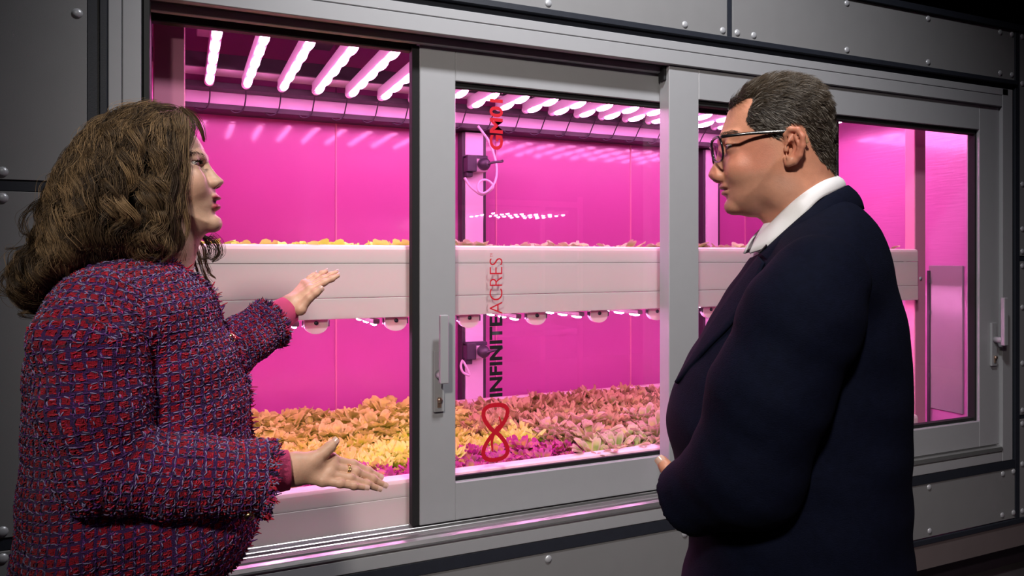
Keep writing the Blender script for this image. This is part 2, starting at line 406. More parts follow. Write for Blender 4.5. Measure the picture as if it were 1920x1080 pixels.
# cable duct along the top of the back wall
du = empty('cable_duct', (1.6, 1.2, 2.03), 'long pink cable duct under the ceiling along the back wall', 'duct')
box('duct_cover', -0.10, 3.29, 1.20, 1.328, 2.058, 2.108, M_WHITEPL, du, 0.004, 2)
box('lower_lip', -0.10, 3.29, 1.19, 1.328, 2.036, 2.0575, M_DARKBEAM, du, 0.001)
box('upper_rail', -0.10, 3.29, 1.12, 1.199, 2.108, 2.132, M_DARKBEAM, du, 0.001)
rr = empty('light_rail', (1.6, 1.0, 2.15), 'metal rail the upper light bars hang from at the back', 'rail')
box('channel', -0.10, 3.29, 0.97, 1.10, 2.150, 2.195, M_LEDHOUSE, rr, 0.003); box('flange', -0.10, 3.29, 0.955, 0.9695, 2.150, 2.205, M_DARKBEAM, rr, 0.001)
rf = empty('light_rail', (1.6, 0.2, 2.15), 'metal rail the upper light bars hang from behind the header', 'rail')
box('channel', -0.10, 3.29, 0.17, 0.23, 2.150, 2.195, M_LEDHOUSE, rf, 0.003)
for i in range(8):
    tag(box('ceiling_batten', 0.05+i*0.42, 0.13+i*0.42, 0.25, 0.95, 2.26, 2.30, M_DARKBEAM if i % 2 else M_CEIL, None, 0.003),
        'dark batten across the grow room ceiling, %s from the left' % ['first', 'second', 'third', 'fourth', 'fifth', 'sixth', 'seventh', 'eighth'][i], 'batten', 'ceiling battens in the grow room')

# LED bars
def lens_mesh(L, W, D=0.03, m_=None):
    bm = bmesh.new(); bmesh.ops.create_uvsphere(bm, u_segments=12, v_segments=8, radius=0.5)
    for v in bm.verts:
        s = 1.0
        v.co = Vector((v.co.x*W, max(-1, min(1, v.co.y*1.25))*L/1.25*1.0, min(v.co.z, 0.1)*D))
    m = bpy.data.meshes.new('led_lens'); bm.to_mesh(m); bm.free(); m.materials.append(m_ or M_LED); m.shade_smooth(); return m
LENS = lens_mesh(0.140, 0.030); LENS_S = lens_mesh(0.07, 0.013, 0.010, M_LED2)
ordn = lambda i: ['first', 'second', 'third', 'fourth', 'fifth', 'sixth', 'seventh', 'eighth', 'ninth', 'tenth', 'eleventh', 'twelfth', 'thirteenth', 'fourteenth', 'fifteenth', 'sixteenth', 'seventeenth', 'eighteenth', 'nineteenth', 'twentieth', 'twenty-first', 'twenty-second'][i]
def house_mesh(y0, y1, w, h):
    bm = bmesh.new(); box_bm(bm, -w/2, w/2, y0, y1, 0.002, h, 0.006, 2)
    m = bpy.data.meshes.new('housing'); bm.to_mesh(m); bm.free(); m.materials.append(M_LEDHOUSE); return m
HOUSE = house_mesh(0.24, 1.06, 0.034, 0.045)
capm = bmesh.new(); bmesh.ops.create_uvsphere(capm, u_segments=12, v_segments=8, radius=0.019)
CAP = bpy.data.meshes.new('end_cap'); capm.to_mesh(CAP); capm.free(); CAP.materials.append(M_WHITEPL); CAP.shade_smooth()
def child(name, me, parent, loc):
    o = bpy.data.objects.new(name, me); C.objects.link(o); o.parent = parent; o.location = loc; return o
_cv, _cf = tube_arrays(catmull([(0.0, 1.07, 0.02), (0.003, 1.11, 0.005), (0.006, 1.155, -0.03), (-0.002, 1.185, -0.075), (-0.03, 1.195, -0.088), (-0.05, 1.197, -0.08)], 5), 0.003, 5)
CABLE = mesh_from('power_cable', _cv, _cf, M_DARKPL, True)
NB = 22
for i in range(NB):
    x = 0.098 + 0.1378*i
    b = empty('led_grow_bar', (x, 0, 2.105), 'glowing LED grow light bar over the upper tray, %s from the left upright' % ordn(i), 'grow light', 'upper row of LED grow bars')
    child('housing', HOUSE, b, (0, 0, 0)); child('end_cap', CAP, b, (0, 1.055, 0.012)); child('power_cable', CABLE, b, (0, 0, 0.01))
    for k in range(5): child('led_lens', LENS, b, (0, 0.33+0.157*k, 0.0))

# ------------------------------------------------------------------ trays
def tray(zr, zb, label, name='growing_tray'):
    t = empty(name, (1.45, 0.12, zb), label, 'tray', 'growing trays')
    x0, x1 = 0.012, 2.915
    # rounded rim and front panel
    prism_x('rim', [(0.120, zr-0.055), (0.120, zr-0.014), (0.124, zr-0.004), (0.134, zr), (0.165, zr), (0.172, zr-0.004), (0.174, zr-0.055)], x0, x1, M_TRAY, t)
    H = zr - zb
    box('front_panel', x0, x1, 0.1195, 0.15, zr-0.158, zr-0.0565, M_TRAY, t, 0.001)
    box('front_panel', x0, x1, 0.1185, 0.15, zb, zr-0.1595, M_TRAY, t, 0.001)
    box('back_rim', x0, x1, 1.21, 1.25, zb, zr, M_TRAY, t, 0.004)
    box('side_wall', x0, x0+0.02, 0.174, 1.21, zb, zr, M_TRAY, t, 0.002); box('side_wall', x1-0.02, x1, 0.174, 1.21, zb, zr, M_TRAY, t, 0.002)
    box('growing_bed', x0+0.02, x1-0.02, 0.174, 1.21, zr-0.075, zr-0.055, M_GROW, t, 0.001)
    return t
tray_u = tray(1.460, 1.239, 'upper white growing tray with seedlings, at chest height across the windows')
tray_l = tray(0.741, 0.50, 'lower white growing tray full of lettuce behind the sill')
# half-round roller brackets below the upper tray, with short light bars between them
def bracket_mesh():
    bm = bmesh.new(); r = 0.034; n = 14
    prof = [(-r, 0.03)] + [(r*math.cos(math.pi+math.pi*k/n), -0.004+ r*0.75*math.sin(math.pi+math.pi*k/n)) for k in range(n+1)] + [(r, 0.03)]
    a = [bm.verts.new((p[0], 0, p[1])) for p in prof]; b = [bm.verts.new((p[0], 0.02, p[1])) for p in prof]
    bm.faces.new(a); bm.faces.new(b[::-1]); m = len(prof)
    for i in range(m): bm.faces.new((a[i], b[i], b[(i+1) % m], a[(i+1) % m]))
    bmesh.ops.recalc_face_normals(bm, faces=bm.faces)
    me = bpy.data.meshes.new('plate'); bm.to_mesh(me); bm.free(); me.materials.append(M_TRAY); return me
BRM = bracket_mesh()
_v, _f = tube_arrays([(0, -0.003, 0), (0, 0.002, 0)], 0.0065, 10); BOLT2 = mesh_from('bolt', _v, _f, M_DARKPL, True)
bb = bmesh.new(); box_bm(bb, -0.0012, 0.0012, 0.002, 0.016, -0.008, 0.010, 0.0003); CLIP = bpy.data.meshes.new('clip'); bb.to_mesh(CLIP); bb.free(); CLIP.materials.append(M_DARKPL)
HOUSE_S = house_mesh(0.16, 1.1, 0.022, 0.018)
for i in range(12):
    x = 0.121 + 0.2415*i
    br = empty('tray_bracket', (x, 0.135, 1.225), 'half-round bracket under the upper tray, %s from the left upright' % ordn(i), 'bracket', 'brackets under the upper tray')
    child('plate', BRM, br, (0, 0, 0)); child('bolt', BOLT2, br, (0, 0, 0.003)); child('clip', CLIP, br, (-0.038, 0, 0)); child('clip', CLIP, br, (0.038, 0, 0))
    if i < 12:
        b = empty('led_grow_bar', (x-0.055, 0, 1.214), 'slim LED grow bar below the upper tray, %s from the left upright' % ordn(i), 'grow light', 'lower row of LED grow bars')
        child('housing', HOUSE_S, b, (0, 0, 0))
        for k in range(9): child('led_lens', LENS_S, b, (0, 0.20+0.105*k, 0.0))
# rack uprights
for lab, xa, xb, y0 in [('pink-lit rack upright beside the left jamb', -0.072, 0.0085, 0.15), ('pink-lit rack upright at the right end of the trays', 2.935, 3.005, 0.15)]:
    u = empty('rack_upright', ((xa+xb)/2, y0, 0.2), lab, 'upright', 'rack uprights')
    box('post', xa, xb, y0, y0+0.05, 0.2, 2.36, M_RACK, u, 0.003)
    for z in (1.33, 0.62):
        v, f = tube_arrays([((xa+xb)/2, y0-0.003, z), ((xa+xb)/2, y0+0.002, z)], 0.008, 12); link('bolt', mesh_from('bolt', v, f, M_BOLT, True), u)
# grey service hatch on the right end wall
hx = 3.285
sv = empty('service_hatch', (hx, 0.3, 0.75), 'dull grey sheet-metal hatch on the end wall, lower right window', 'hatch')
box('sheet', hx, 3.2945, 0.175, 0.345, 0.70, 1.385, M_GREYBOX, sv, 0.002)
box('hinge_strip', hx-0.006, hx, 0.335, 0.350, 0.55, 1.36, M_DARKBEAM, sv, 0.001)
for z in (0.85, 1.15, 1.3): box('hinge_pin', hx-0.010, hx-0.006, 0.33, 0.338, z, z+0.02, M_DARKPL, sv, 0.002)

# sockets, plugs and cables on the pilaster
def socket_set(px, py, word):
    c = pt(px, py, 1.25)
    s = empty('socket_box', (c.x, 1.262, c.z), 'dark power socket box on the pink pilaster, %s tier' % word, 'socket', 'sockets on the pilaster')
    box('back_box', c.x-0.062, c.x-0.014, 1.205, 1.262, c.z-0.038, c.z+0.04, M_DARKPL, s, 0.004, 2)
    box('socket_face', c.x-0.014, c.x+0.045, 1.215, 1.262, c.z-0.036, c.z+0.026, M_WHITEPL, s, 0.004, 2)
    box('top_plate', c.x-0.062, c.x+0.05, 1.222, 1.262, c.z+0.026, c.z+0.043, M_DARKPL, s, 0.003)
    box('foot', c.x-0.058, c.x-0.026, 1.225, 1.262, c.z-0.062, c.z-0.038, M_DARKPL, s, 0.003)
    p = empty('power_plug', (c.x+0.022, 1.21, c.z), 'round black plug in the %s tier socket' % word, 'plug', 'black plugs')
    v, f = tube_arrays([(c.x+0.022, 1.215, c.z), (c.x+0.022, 1.19, c.z-0.002), (c.x+0.03, 1.172, c.z-0.003)], [0.030, 0.030, 0.018], 16); link('plug_body', mesh_from('plug_body', v, f, M_DARKPL, True), p)
    tube('cord', [(c.x+0.028, 1.176, c.z-0.003), (c.x+0.06, 1.165, c.z+0.006), (c.x+0.10, 1.17, c.z+0.012), (c.x+0.112, 1.19, c.z+0.018)], 0.006, M_DARKPL, p)
socket_set(893, 309, 'upper'); socket_set(892, 657, 'lower')
def cpx(l, Y): return [pt(x, y, Y) for x, y in l]
tag(tube('white_cable', cpx([(896, 236), (905, 248), (916, 264), (926, 290), (931, 312), (930, 335), (921, 352), (908, 362), (897, 358), (897, 344), (908, 337), (920, 342), (924, 352)], 1.17) + cpx([(905, 365), (890, 357), (878, 345), (871, 333)], 1.19), 0.0058, M_WHITEPL), 'pale cable looped below the upper tier socket', 'cable')
tag(tube('white_cable', cpx([(868, 675), (864, 685), (868, 698), (880, 703), (876, 692), (870, 680), (866, 676)], 1.19), 0.0058, M_WHITEPL), 'short pale cable loop below the lower tier socket', 'cable')

# ------------------------------------------------------------------ lettuces
def leaf_mat(name, c1, c2, edge, rough=0.45):
    m, nt, b = new_mat(name)
    oi = nt.nodes.new('ShaderNodeTexCoord'); nz = nt.nodes.new('ShaderNodeTexNoise'); nz.inputs['Scale'].default_value = 28; nz.inputs['Detail'].default_value = 3
    nt.links.new(oi.outputs['Object'], nz.inputs['Vector'])
    ob = nt.nodes.new('ShaderNodeObjectInfo')
    mx = nt.nodes.new('ShaderNodeMix'); mx.data_type = 'RGBA'; mx.inputs['A'].default_value = c1+(1,); mx.inputs['B'].default_value = c2+(1,)
    rmp = nt.nodes.new('ShaderNodeMapRange'); rmp.inputs['From Min'].default_value = 0.35; rmp.inputs['From Max'].default_value = 0.65
    ad = nt.nodes.new('ShaderNodeMath'); ad.operation = 'MULTIPLY_ADD'; ad.inputs[1].default_value = 0.25; 
    nt.links.new(ob.outputs['Random'], ad.inputs[0]); sb = nt.nodes.new('ShaderNodeMath'); sb.operation = 'SUBTRACT'; sb.inputs[1].default_value = 0.12
    nt.links.new(nz.outputs['Fac'], sb.inputs[0]); nt.links.new(sb.outputs[0], ad.inputs[2]); nt.links.new(ad.outputs[0], rmp.inputs['Value'])
    nt.links.new(rmp.outputs[0], mx.inputs['Factor'])
    at = nt.nodes.new('ShaderNodeAttribute'); at.attribute_name = 'edge'
    m2 = nt.nodes.new('ShaderNodeMix'); m2.data_type = 'RGBA'; m2.inputs['B'].default_value = edge+(1,)
    nt.links.new(at.outputs['Fac'], m2.inputs['Factor']); nt.links.new(mx.outputs['Result'], m2.inputs['A'])
    nt.links.new(m2.outputs['Result'], b.inputs['Base Color'])
    b.inputs['Roughness'].default_value = rough; b.inputs['Specular IOR Level'].default_value = 0.35
    tl = nt.nodes.new('ShaderNodeBsdfTranslucent'); nt.links.new(m2.outputs['Result'], tl.inputs['Color'])
    ms = nt.nodes.new('ShaderNodeMixShader'); ms.inputs[0].default_value = 0.3
    out = nt.nodes['Material Output']
    nt.links.new(b.outputs[0], ms.inputs[1]); nt.links.new(tl.outputs[0], ms.inputs[2]); nt.links.new(ms.outputs[0], out.inputs[0])
    return m
L_YEL = leaf_mat('leaf_yellow_green', (0.52, 0.78, 0.04), (0.68, 0.90, 0.09), (0.76, 0.86, 0.22))
L_BUT = leaf_mat('leaf_pale_olive', (0.24, 0.35, 0.03), (0.58, 0.76, 0.08), (0.64, 0.72, 0.18))
L_RED = leaf_mat('leaf_dark_red', (0.14, 0.045, 0.03), (0.48, 0.27, 0.04), (0.46, 0.03, 0.28))
L_GRN = leaf_mat('leaf_mid_green', (0.18, 0.30, 0.04), (0.46, 0.54, 0.12), (0.56, 0.40, 0.32))
L_BRN = leaf_mat('leaf_bronze', (0.17, 0.22, 0.035), (0.46, 0.48, 0.11), (0.50, 0.35, 0.18))

def leaf_arrays(r, L, W, curl, cup, frill, nu=6, nv=4):
    """one leaf growing along +x from the origin, blade bending up then out"""
    v, e = [], []
    ph = r.uniform(0, 6.28)
    for i in range(nu+1):
        u = 1-(1-i/nu)**1.5; du = u-(1-(1-(i-1)/nu)**1.5) if i else 0
        ang = curl[0] + (curl[1]-curl[0])*u
        if i == 0: x = z = 0.0
        else:
            x += math.cos(ang)*L*du; z += math.sin(ang)*L*du
        w = W*(0.16+0.84*math.sin(math.pi*0.5*min(1, u/0.72))**1.5 if u < 0.72 else math.sqrt(max(0.0, 1-((u-0.72)/0.2825)**2)))
        for j in range(nv+1):
            s = j/nv*2-1
            fr_ = frill*(abs(s)**2)*math.sin(ph+u*7+s*2.5)*u
            v.append((x - math.sin(ang)*cup*(s*s)*w*-1 + fr_*0.4, s*w, z + math.cos(ang)*cup*(s*s)*w + fr_))
            e.append(min(1, max(0, (max(abs(s), u)-0.72)/0.28)))
    f = [(i*(nv+1)+j, (i+1)*(nv+1)+j, (i+1)*(nv+1)+j+1, i*(nv+1)+j+1) for i in range(nu) for j in range(nv)]
    return np.array(v), f, e
def make_mesh_e(name, v, f, e, m):
    me = mesh_from(name, v, f, m, True)
    a = me.attributes.new('edge', 'FLOAT', 'POINT'); a.data.foreach_set('value', np.asarray(e, np.float32)); return me
KINDS = {  # leaves, length, width, inner pitch, outer pitch, cup, frill, material
    'yellow': (24, 0.078, 0.0165, 1.45, 0.55, 0.35, 0.016, L_YEL),
    'butter': (22, 0.105, 0.0215, 1.45, 0.70, 0.45, 0.008, L_BUT),
    'red':    (22, 0.076, 0.0155, 1.40, 0.40, 0.30, 0.010, L_RED),
    'bronze': (24, 0.092, 0.0165, 1.45, 0.60, 0.40, 0.016, L_BRN),
    'green':  (20, 0.108, 0.0155, 1.50, 0.85, 0.50, 0.004, L_GRN),
    'seed':   (8, 0.050, 0.015, 1.5, 1.0, 0.35, 0.003, L_GRN),
    'seedy':  (8, 0.048, 0.016, 1.5, 1.0, 0.35, 0.004, L_YEL)}
def plant_leaves(kind, r):
    n, L, W, pi_, po, cup, frl, m = KINDS[kind]; out = []
    for k in range(n):
        t = k/(n-1); pitch = pi_ + (po-pi_)*t
        l = L*(0.70+0.40*t)*r.uniform(0.8, 1.15)
        v, f, e = leaf_arrays(r, l, W*r.uniform(0.8, 1.15), (pitch, pitch-0.9*r.uniform(0.6, 1.2)), cup, frl)
        out.append((v, f, e, k*2.399+r.uniform(-.3, .3), 0.004+0.008*t))
    return out, m
PLANTS, LEAVES = {}, {}
for kd in KINDS:
    PLANTS[kd] = []; LEAVES[kd] = []
    for q in range(5):
        r = random.Random(hash(kd) % 1000*0 + sum(map(ord, kd))*10+q)
        lv, m = plant_leaves(kd, r); V, F, E_ = [], [], []
        one = []
        for (v, f, e, az, off) in lv:
            c, s = math.cos(az), math.sin(az)
            w = np.stack([c*(v[:, 0]+off)-s*v[:, 1], s*(v[:, 0]+off)+c*v[:, 1], v[:, 2]], 1)
            k0 = len(V); V.extend(w.tolist()); F.extend([tuple(i+k0 for i in g) for g in f]); E_.extend(e)
            one.append(make_mesh_e('leaf', w, f, e, m))
        PLANTS[kd].append(make_mesh_e('lettuce', V, F, E_, m)); LEAVES[kd].append(one)
LABEL = {
    'yellow': ('frilly yellow-green lettuce', 'frilly yellow lettuces in the lower tray'),
    'butter': ('pale broad-leaved lettuce', 'pale lettuces at the back of the lower tray'),
    'red': ('small dark red lettuce', 'red lettuces along the front of the lower tray'),
    'bronze': ('bronze-tinted lettuce', 'bronze lettuces in the lower tray'),
    'green': ('purple-tipped green lettuce', 'upright green lettuces in the lower tray'),
    'seed': ('small green seedling', 'green seedlings in the upper tray'),
    'seedy': ('small pale yellow seedling', 'pale seedlings in the upper tray')}
def ordw(n):
    ones = ['', 'first', 'second', 'third', 'fourth', 'fifth', 'sixth', 'seventh', 'eighth', 'ninth', 'tenth', 'eleventh', 'twelfth', 'thirteenth', 'fourteenth', 'fifteenth', 'sixteenth', 'seventeenth', 'eighteenth', 'nineteenth']
    if n < 20: return ones[n]
    t, o = divmod(n, 10); return ['twentieth', 'thirtieth', 'fortieth'][t-2] if o == 0 else ['twenty', 'thirty', 'forty'][t-2]+'-'+ones[o]
def put_plant(kd, x, y, z, sc, parts, row, col):
    q = rnd.randrange(5); lab, grp = LABEL[kd]; seed = kd.startswith('seed')
    lab = '%s, %s tray, %s row from the rim, %s from the left' % (lab, 'upper' if seed else 'lower', ordw(row), ordw(col))
    if parts:
        o = empty('lettuce', (x, y, z), lab, 'lettuce', grp)
        for me in LEAVES[kd][q]: child('leaf', me, o, (0, 0, 0))
    else:
        o = bpy.data.objects.new('seedling' if seed else 'lettuce', PLANTS[kd][q]); C.objects.link(o); o.location = (x, y, z)
        tag(o, lab, 'seedling' if seed else 'lettuce', grp)
    o.rotation_euler = (rnd.uniform(-.12, .12), rnd.uniform(-.12, .12), rnd.uniform(0, 6.28)); o.scale = (sc, sc, sc*rnd.uniform(0.85, 1.15))
ZB = 0.741-0.055
ys = [0.225, 0.315, 0.41, 0.505, 0.605, 0.71, 0.82, 0.93, 1.04, 1.15]
for j, y in enumerate(ys):
    n = 29
    for i in range(n):
        x = 0.10 + (2.80)*(i + (0.5 if j % 2 else 0))/n + rnd.uniform(-.015, .015)
        # diagonal boundaries between the varieties, as sown
        if y < 0.36 and x < 1.18: kd = 'red'
        elif y < 0.62 and x < 1.30: kd = 'yellow' if y > 0.45 or x < 0.95 else 'red'
        elif x < 1.05 + 0.1*rnd.random(): kd = 'yellow' if y < 0.75 else 'butter'
        elif y < 0.40: kd = 'green' if rnd.random() < 0.75 else 'red'
        elif y < 0.62: kd = 'green' if rnd.random() < 0.35 else 'bronze'
        else: kd = 'bronze'
        put_plant(kd, x, y + rnd.uniform(-.02, .02), ZB, rnd.uniform(0.9, 1.15) * (1.12 if y > 0.9 else 1.0), j < 3 and x < 2.2, j+1, i+1)
ZU = 1.460-0.055
for j, y in enumerate([0.235, 0.30, 0.37]):
    for i in range(38):
        x = 0.06 + 2.82*(i + 0.5*(j % 2))/38 + rnd.uniform(-.012, .012)
        put_plant('seedy' if x < 0.8 else 'seed', x, y, ZU, rnd.uniform(1.45, 1.95), False, j+1, i+1)
for j, y in enumerate([0.47, 0.60, 0.73, 0.86, 0.99, 1.12]):
    for i in range(24):
        x = 0.08 + 2.80*(i + 0.5*(j % 2))/24 + rnd.uniform(-.015, .015)
        put_plant('seedy' if x < 0.8 else 'seed', x, y, ZU, rnd.uniform(1.2, 1.6), False, j+4, i+1)

# ------------------------------------------------------------------ solid modelling: distance fields meshed by surface nets
class Vol:
    def __init__(s, lo, hi, h):
        s.lo = np.array(lo, float); s.h = h
        s.n = np.maximum(4, np.ceil((np.array(hi, float)-s.lo)/h).astype(int)+1)
        ax = [(s.lo[i] + h*np.arange(s.n[i])).astype(np.float32) for i in range(3)]
        s.ax = ax
        s.X, s.Y, s.Z = ax[0][:, None, None], ax[1][None, :, None], ax[2][None, None, :]
def smin(a, b, k):
    h = np.clip(0.5 + 0.5*(b-a)/k, 0, 1); return b + (a-b)*h - k*h*(1-h)
def smax(a, b, k): return -smin(-a, -b, k)
def ell(V, c, r, rot=None):
    X, Y, Z = V.X-c[0], V.Y-c[1], V.Z-c[2]
    if rot is not None:
        M = np.array(Matrix.Rotation(rot[0], 3, 'X') @ Matrix.Rotation(rot[1], 3, 'Y') @ Matrix.Rotation(rot[2], 3, 'Z')).T
        X, Y, Z = [M[i, 0]*X + M[i, 1]*Y + M[i, 2]*Z for i in range(3)]
    k0 = np.sqrt((X/r[0])**2 + (Y/r[1])**2 + (Z/r[2])**2)
    k1 = np.sqrt((X/r[0]**2)**2 + (Y/r[1]**2)**2 + (Z/r[2]**2)**2) + 1e-9
    return k0*(k0-1)/k1
def cone(V, a, b, ra, rb, flat=None):
    a = np.asarray(a, float); b = np.asarray(b, float); d = b-a; L = float(d@d)+1e-12
    px, py, pz = V.X-a[0], V.Y-a[1], V.Z-a[2]
    t = np.clip((px*d[0]+py*d[1]+pz*d[2])/L, 0, 1)
    qx, qy, qz = px-t*d[0], py-t*d[1], pz-t*d[2]
    if flat is not None:   # squash along a direction: (unit vector, factor)
        n, k = flat; m = (qx*n[0]+qy*n[1]+qz*n[2])*(1/k-1)
        qx, qy, qz = qx+m*n[0], qy+m*n[1], qz+m*n[2]
    return np.sqrt(qx*qx+qy*qy+qz*qz) - (ra+(rb-ra)*t)
def chain(V, pts, rads, k=0.01, flat=None):
    F = None
    for i in range(len(pts)-1):
        c = cone(V, pts[i], pts[i+1], rads[i], rads[i+1], flat)
        F = c if F is None else smin(F, c, k)
    return F
def poly_sd(V, poly):
    """signed distance (positive inside) to an outline in the x-z plane, on the grid"""
    P = np.asarray(poly, np.float32); X = V.ax[0][:, None]; Z = V.ax[2][None, :]
    d = np.full((V.n[0], V.n[2]), 1e9, np.float32); ins = np.zeros(d.shape, bool)
    for i in range(len(P)):
        a, b = P[i-1], P[i]; e = b-a
        wx, wz = X-a[0], Z-a[1]
        t = np.clip((wx*e[0]+wz*e[1])/(e@e+1e-12), 0, 1)
        d = np.minimum(d, (wx-t*e[0])**2+(wz-t*e[1])**2)
        c = ((a[1] > Z) != (b[1] > Z)) & (X < (b[0]-a[0])*(Z-a[1])/(b[1]-a[1]+1e-12)+a[0])
        ins ^= c
    d = np.sqrt(d); return np.where(ins, d, -d)
def inflate(V, poly, W, R, y0=0.0):
    """body whose side outline is poly, rounded off sideways to half width W"""
    q = np.minimum(poly_sd(V, poly), R)[:, None, :]
    W = W if np.isscalar(W) else np.asarray(W, np.float32)[None, None, :]
    k = np.sqrt((1-q/R)**2 + ((V.Y-y0)/W)**2)
    return (k-1)*np.minimum(R, W)*0.9
def nets(V, F):
    F = np.asarray(F, np.float32); nx, ny, nz = F.shape; s = F < 0
    c = np.zeros((nx-1, ny-1, nz-1), np.int8)
    for i in (0, 1):
        for j in (0, 1):
            for k in (0, 1): c += s[i:nx-1+i, j:ny-1+j, k:nz-1+k]
    I = np.argwhere((c > 0) & (c < 8))
    idx = np.full(c.shape, -1, np.int32); idx[I[:, 0], I[:, 1], I[:, 2]] = np.arange(len(I))
    acc = np.zeros((len(I), 3)); cnt = np.zeros(len(I))
    cor = [(i, j, k) for i in (0, 1) for j in (0, 1) for k in (0, 1)]
    for a in cor:
        for ax in range(3):
            if a[ax]: continue
            b = list(a); b[ax] = 1
            fa = F[I[:, 0]+a[0], I[:, 1]+a[1], I[:, 2]+a[2]]; fb = F[I[:, 0]+b[0], I[:, 1]+b[1], I[:, 2]+b[2]]
            m = (fa < 0) != (fb < 0); t = np.where(m, fa/(fa-fb+1e-20), 0)
            p = np.array(a, float)[None, :].repeat(len(I), 0); p[:, ax] += t
            acc[m] += p[m]; cnt[m] += 1
    v = V.lo + V.h*(I + acc/cnt[:, None])
    faces = []
    for ax in range(3):
        sl0 = [slice(None)]*3; sl1 = [slice(None)]*3; sl0[ax] = slice(0, -1); sl1[ax] = slice(1, None)
        a = s[tuple(sl0)]; b = s[tuple(sl1)]
        E = np.argwhere(a != b); o1, o2 = [q for q in range(3) if q != ax]
        ok = (E[:, o1] > 0) & (E[:, o2] > 0) & (E[:, o1] < F.shape[o1]-1) & (E[:, o2] < F.shape[o2]-1); E = E[ok]
        def at(d1, d2):
            q = E.copy(); q[:, o1] += d1; q[:, o2] += d2; return idx[q[:, 0], q[:, 1], q[:, 2]]
        Q = np.stack([at(-1, -1), at(0, -1), at(0, 0), at(-1, 0)], 1)
        flip = s[E[:, 0], E[:, 1], E[:, 2]]
        if ax == 1: flip = ~flip
        Q[~flip] = Q[~flip][:, ::-1]; faces.append(Q)
    return v, np.concatenate(faces)
def sample(V, F, P):
    """field value at points"""
    g = (P-V.lo)/V.h; g = np.clip(g, 0, np.array(F.shape)-1.001); i = g.astype(int); f = g-i; out = 0
    for a in (0, 1):
        for b in (0, 1):
            for c in (0, 1):
                w = (f[:, 0] if a else 1-f[:, 0])*(f[:, 1] if b else 1-f[:, 1])*(f[:, 2] if c else 1-f[:, 2])
                out = out + w*F[i[:, 0]+a, i[:, 1]+b, i[:, 2]+c]
    return out
def grad(V, F, P, e=None):
    e = e or V.h; G = np.zeros_like(P)
    for k in range(3):
        d = np.zeros(3); d[k] = e; G[:, k] = sample(V, F, P+d)-sample(V, F, P-d)
    return G/(np.linalg.norm(G, axis=1)[:, None]+1e-9)

class Frame:
    """a standing person's own axes: s forward, y to the left, z up"""
    def __init__(s, x, y, d):
        s.o = np.array([x, y, 0.0]); n = math.hypot(*d); s.d = np.array([d[0]/n, d[1]/n, 0]); s.l = np.array([-s.d[1], s.d[0], 0])
    def w(s, P):
        P = np.asarray(P, float); return s.o + P[..., 0:1]*s.d + P[..., 1:2]*s.l + P[..., 2:3]*np.array([0, 0, 1.0])
    def px(s, x, y, yl=0.0):
        """own-axes point on the plane yl to the left of the body's middle, seen at picture position (x, y)"""
        a = (x-CX)/FPX; b = (CY-y)/FPX
        r = np.array([SN+a*CS, CS-a*SN]); o = s.o[:2] + yl*s.l[:2] - np.array([0, -DIST])
        A = np.array([[r[0], -s.d[0]], [r[1], -s.d[1]]]); t, q = np.linalg.solve(A, o)
        return np.array([q, yl, HCAM+t*b])
    def line(s, L, yl=0.0): return [s.px(p[0], p[1], p[2] if len(p) > 2 else yl) for p in L]
    def poly(s, L, yl=0.0, n=5):
        return catmull([s.px(p[0], p[1], yl)[[0, 2]] for p in L], n, True)

def bbox(P, m):
    P = np.asarray(P); return P.min(0)-m, P.max(0)+m
def fmesh(name, fr, v, f, mat_, cols=None, uv=None):
    w = fr.w(v) if fr is not None else np.asarray(v)
    m = bpy.data.meshes.new(name); f = np.asarray(f)
    m.vertices.add(len(w)); m.vertices.foreach_set('co', w.astype(np.float32).ravel())
    k = f.shape[1]; m.loops.add(len(f)*k); m.loops.foreach_set('vertex_index', f.astype(np.int32).ravel())
    m.polygons.add(len(f)); m.polygons.foreach_set('loop_start', np.arange(0, len(f)*k, k, dtype=np.int32))
    m.update(calc_edges=True); m.validate()
    if cols is not None:
        a = m.color_attributes.new('col', 'FLOAT_COLOR', 'POINT')
        c = np.ones((len(w), 4), np.float32); c[:, :3] = cols; a.data.foreach_set('color', c.ravel())
    if uv is not None:
        L = m.uv_layers.new(name='weave'); L.data.foreach_set('uv', np.asarray(uv, np.float32).ravel())
    m.materials.append(mat_); m.shade_smooth(); return m
def strands_mesh(name, fr, P, rad, cols, mat_, sides=3):
    """P: n x k x 3 polylines -> thin tapering tubes in one mesh"""
    n, k, _ = P.shape; T = np.gradient(P, axis=1); T /= np.linalg.norm(T, axis=2, keepdims=True)+1e-9
    up = np.array([0.37, 0.61, 0.70]); A = np.cross(T, up); A /= np.linalg.norm(A, axis=2, keepdims=True)+1e-9; B = np.cross(T, A)
    rad = np.asarray(rad); rad = rad[:, :, None] if rad.ndim == 2 else np.broadcast_to(rad, (n, k))[:, :, None]
    V = np.stack([P + rad*(math.cos(2*math.pi*j/sides)*A + math.sin(2*math.pi*j/sides)*B) for j in range(sides)], 2)
    base = (np.arange(n)*k*sides)[:, None, None]; i = (np.arange(k-1)*sides)[None, :, None]; j = np.arange(sides)[None, None, :]
    j2 = (j+1) % sides
    Q = np.stack([base+i+j, base+i+j2, base+i+sides+j2, base+i+sides+j], -1).reshape(-1, 4)
    return fmesh(name, fr, V.reshape(-1, 3), Q, mat_, np.repeat(cols, k*sides, 0))

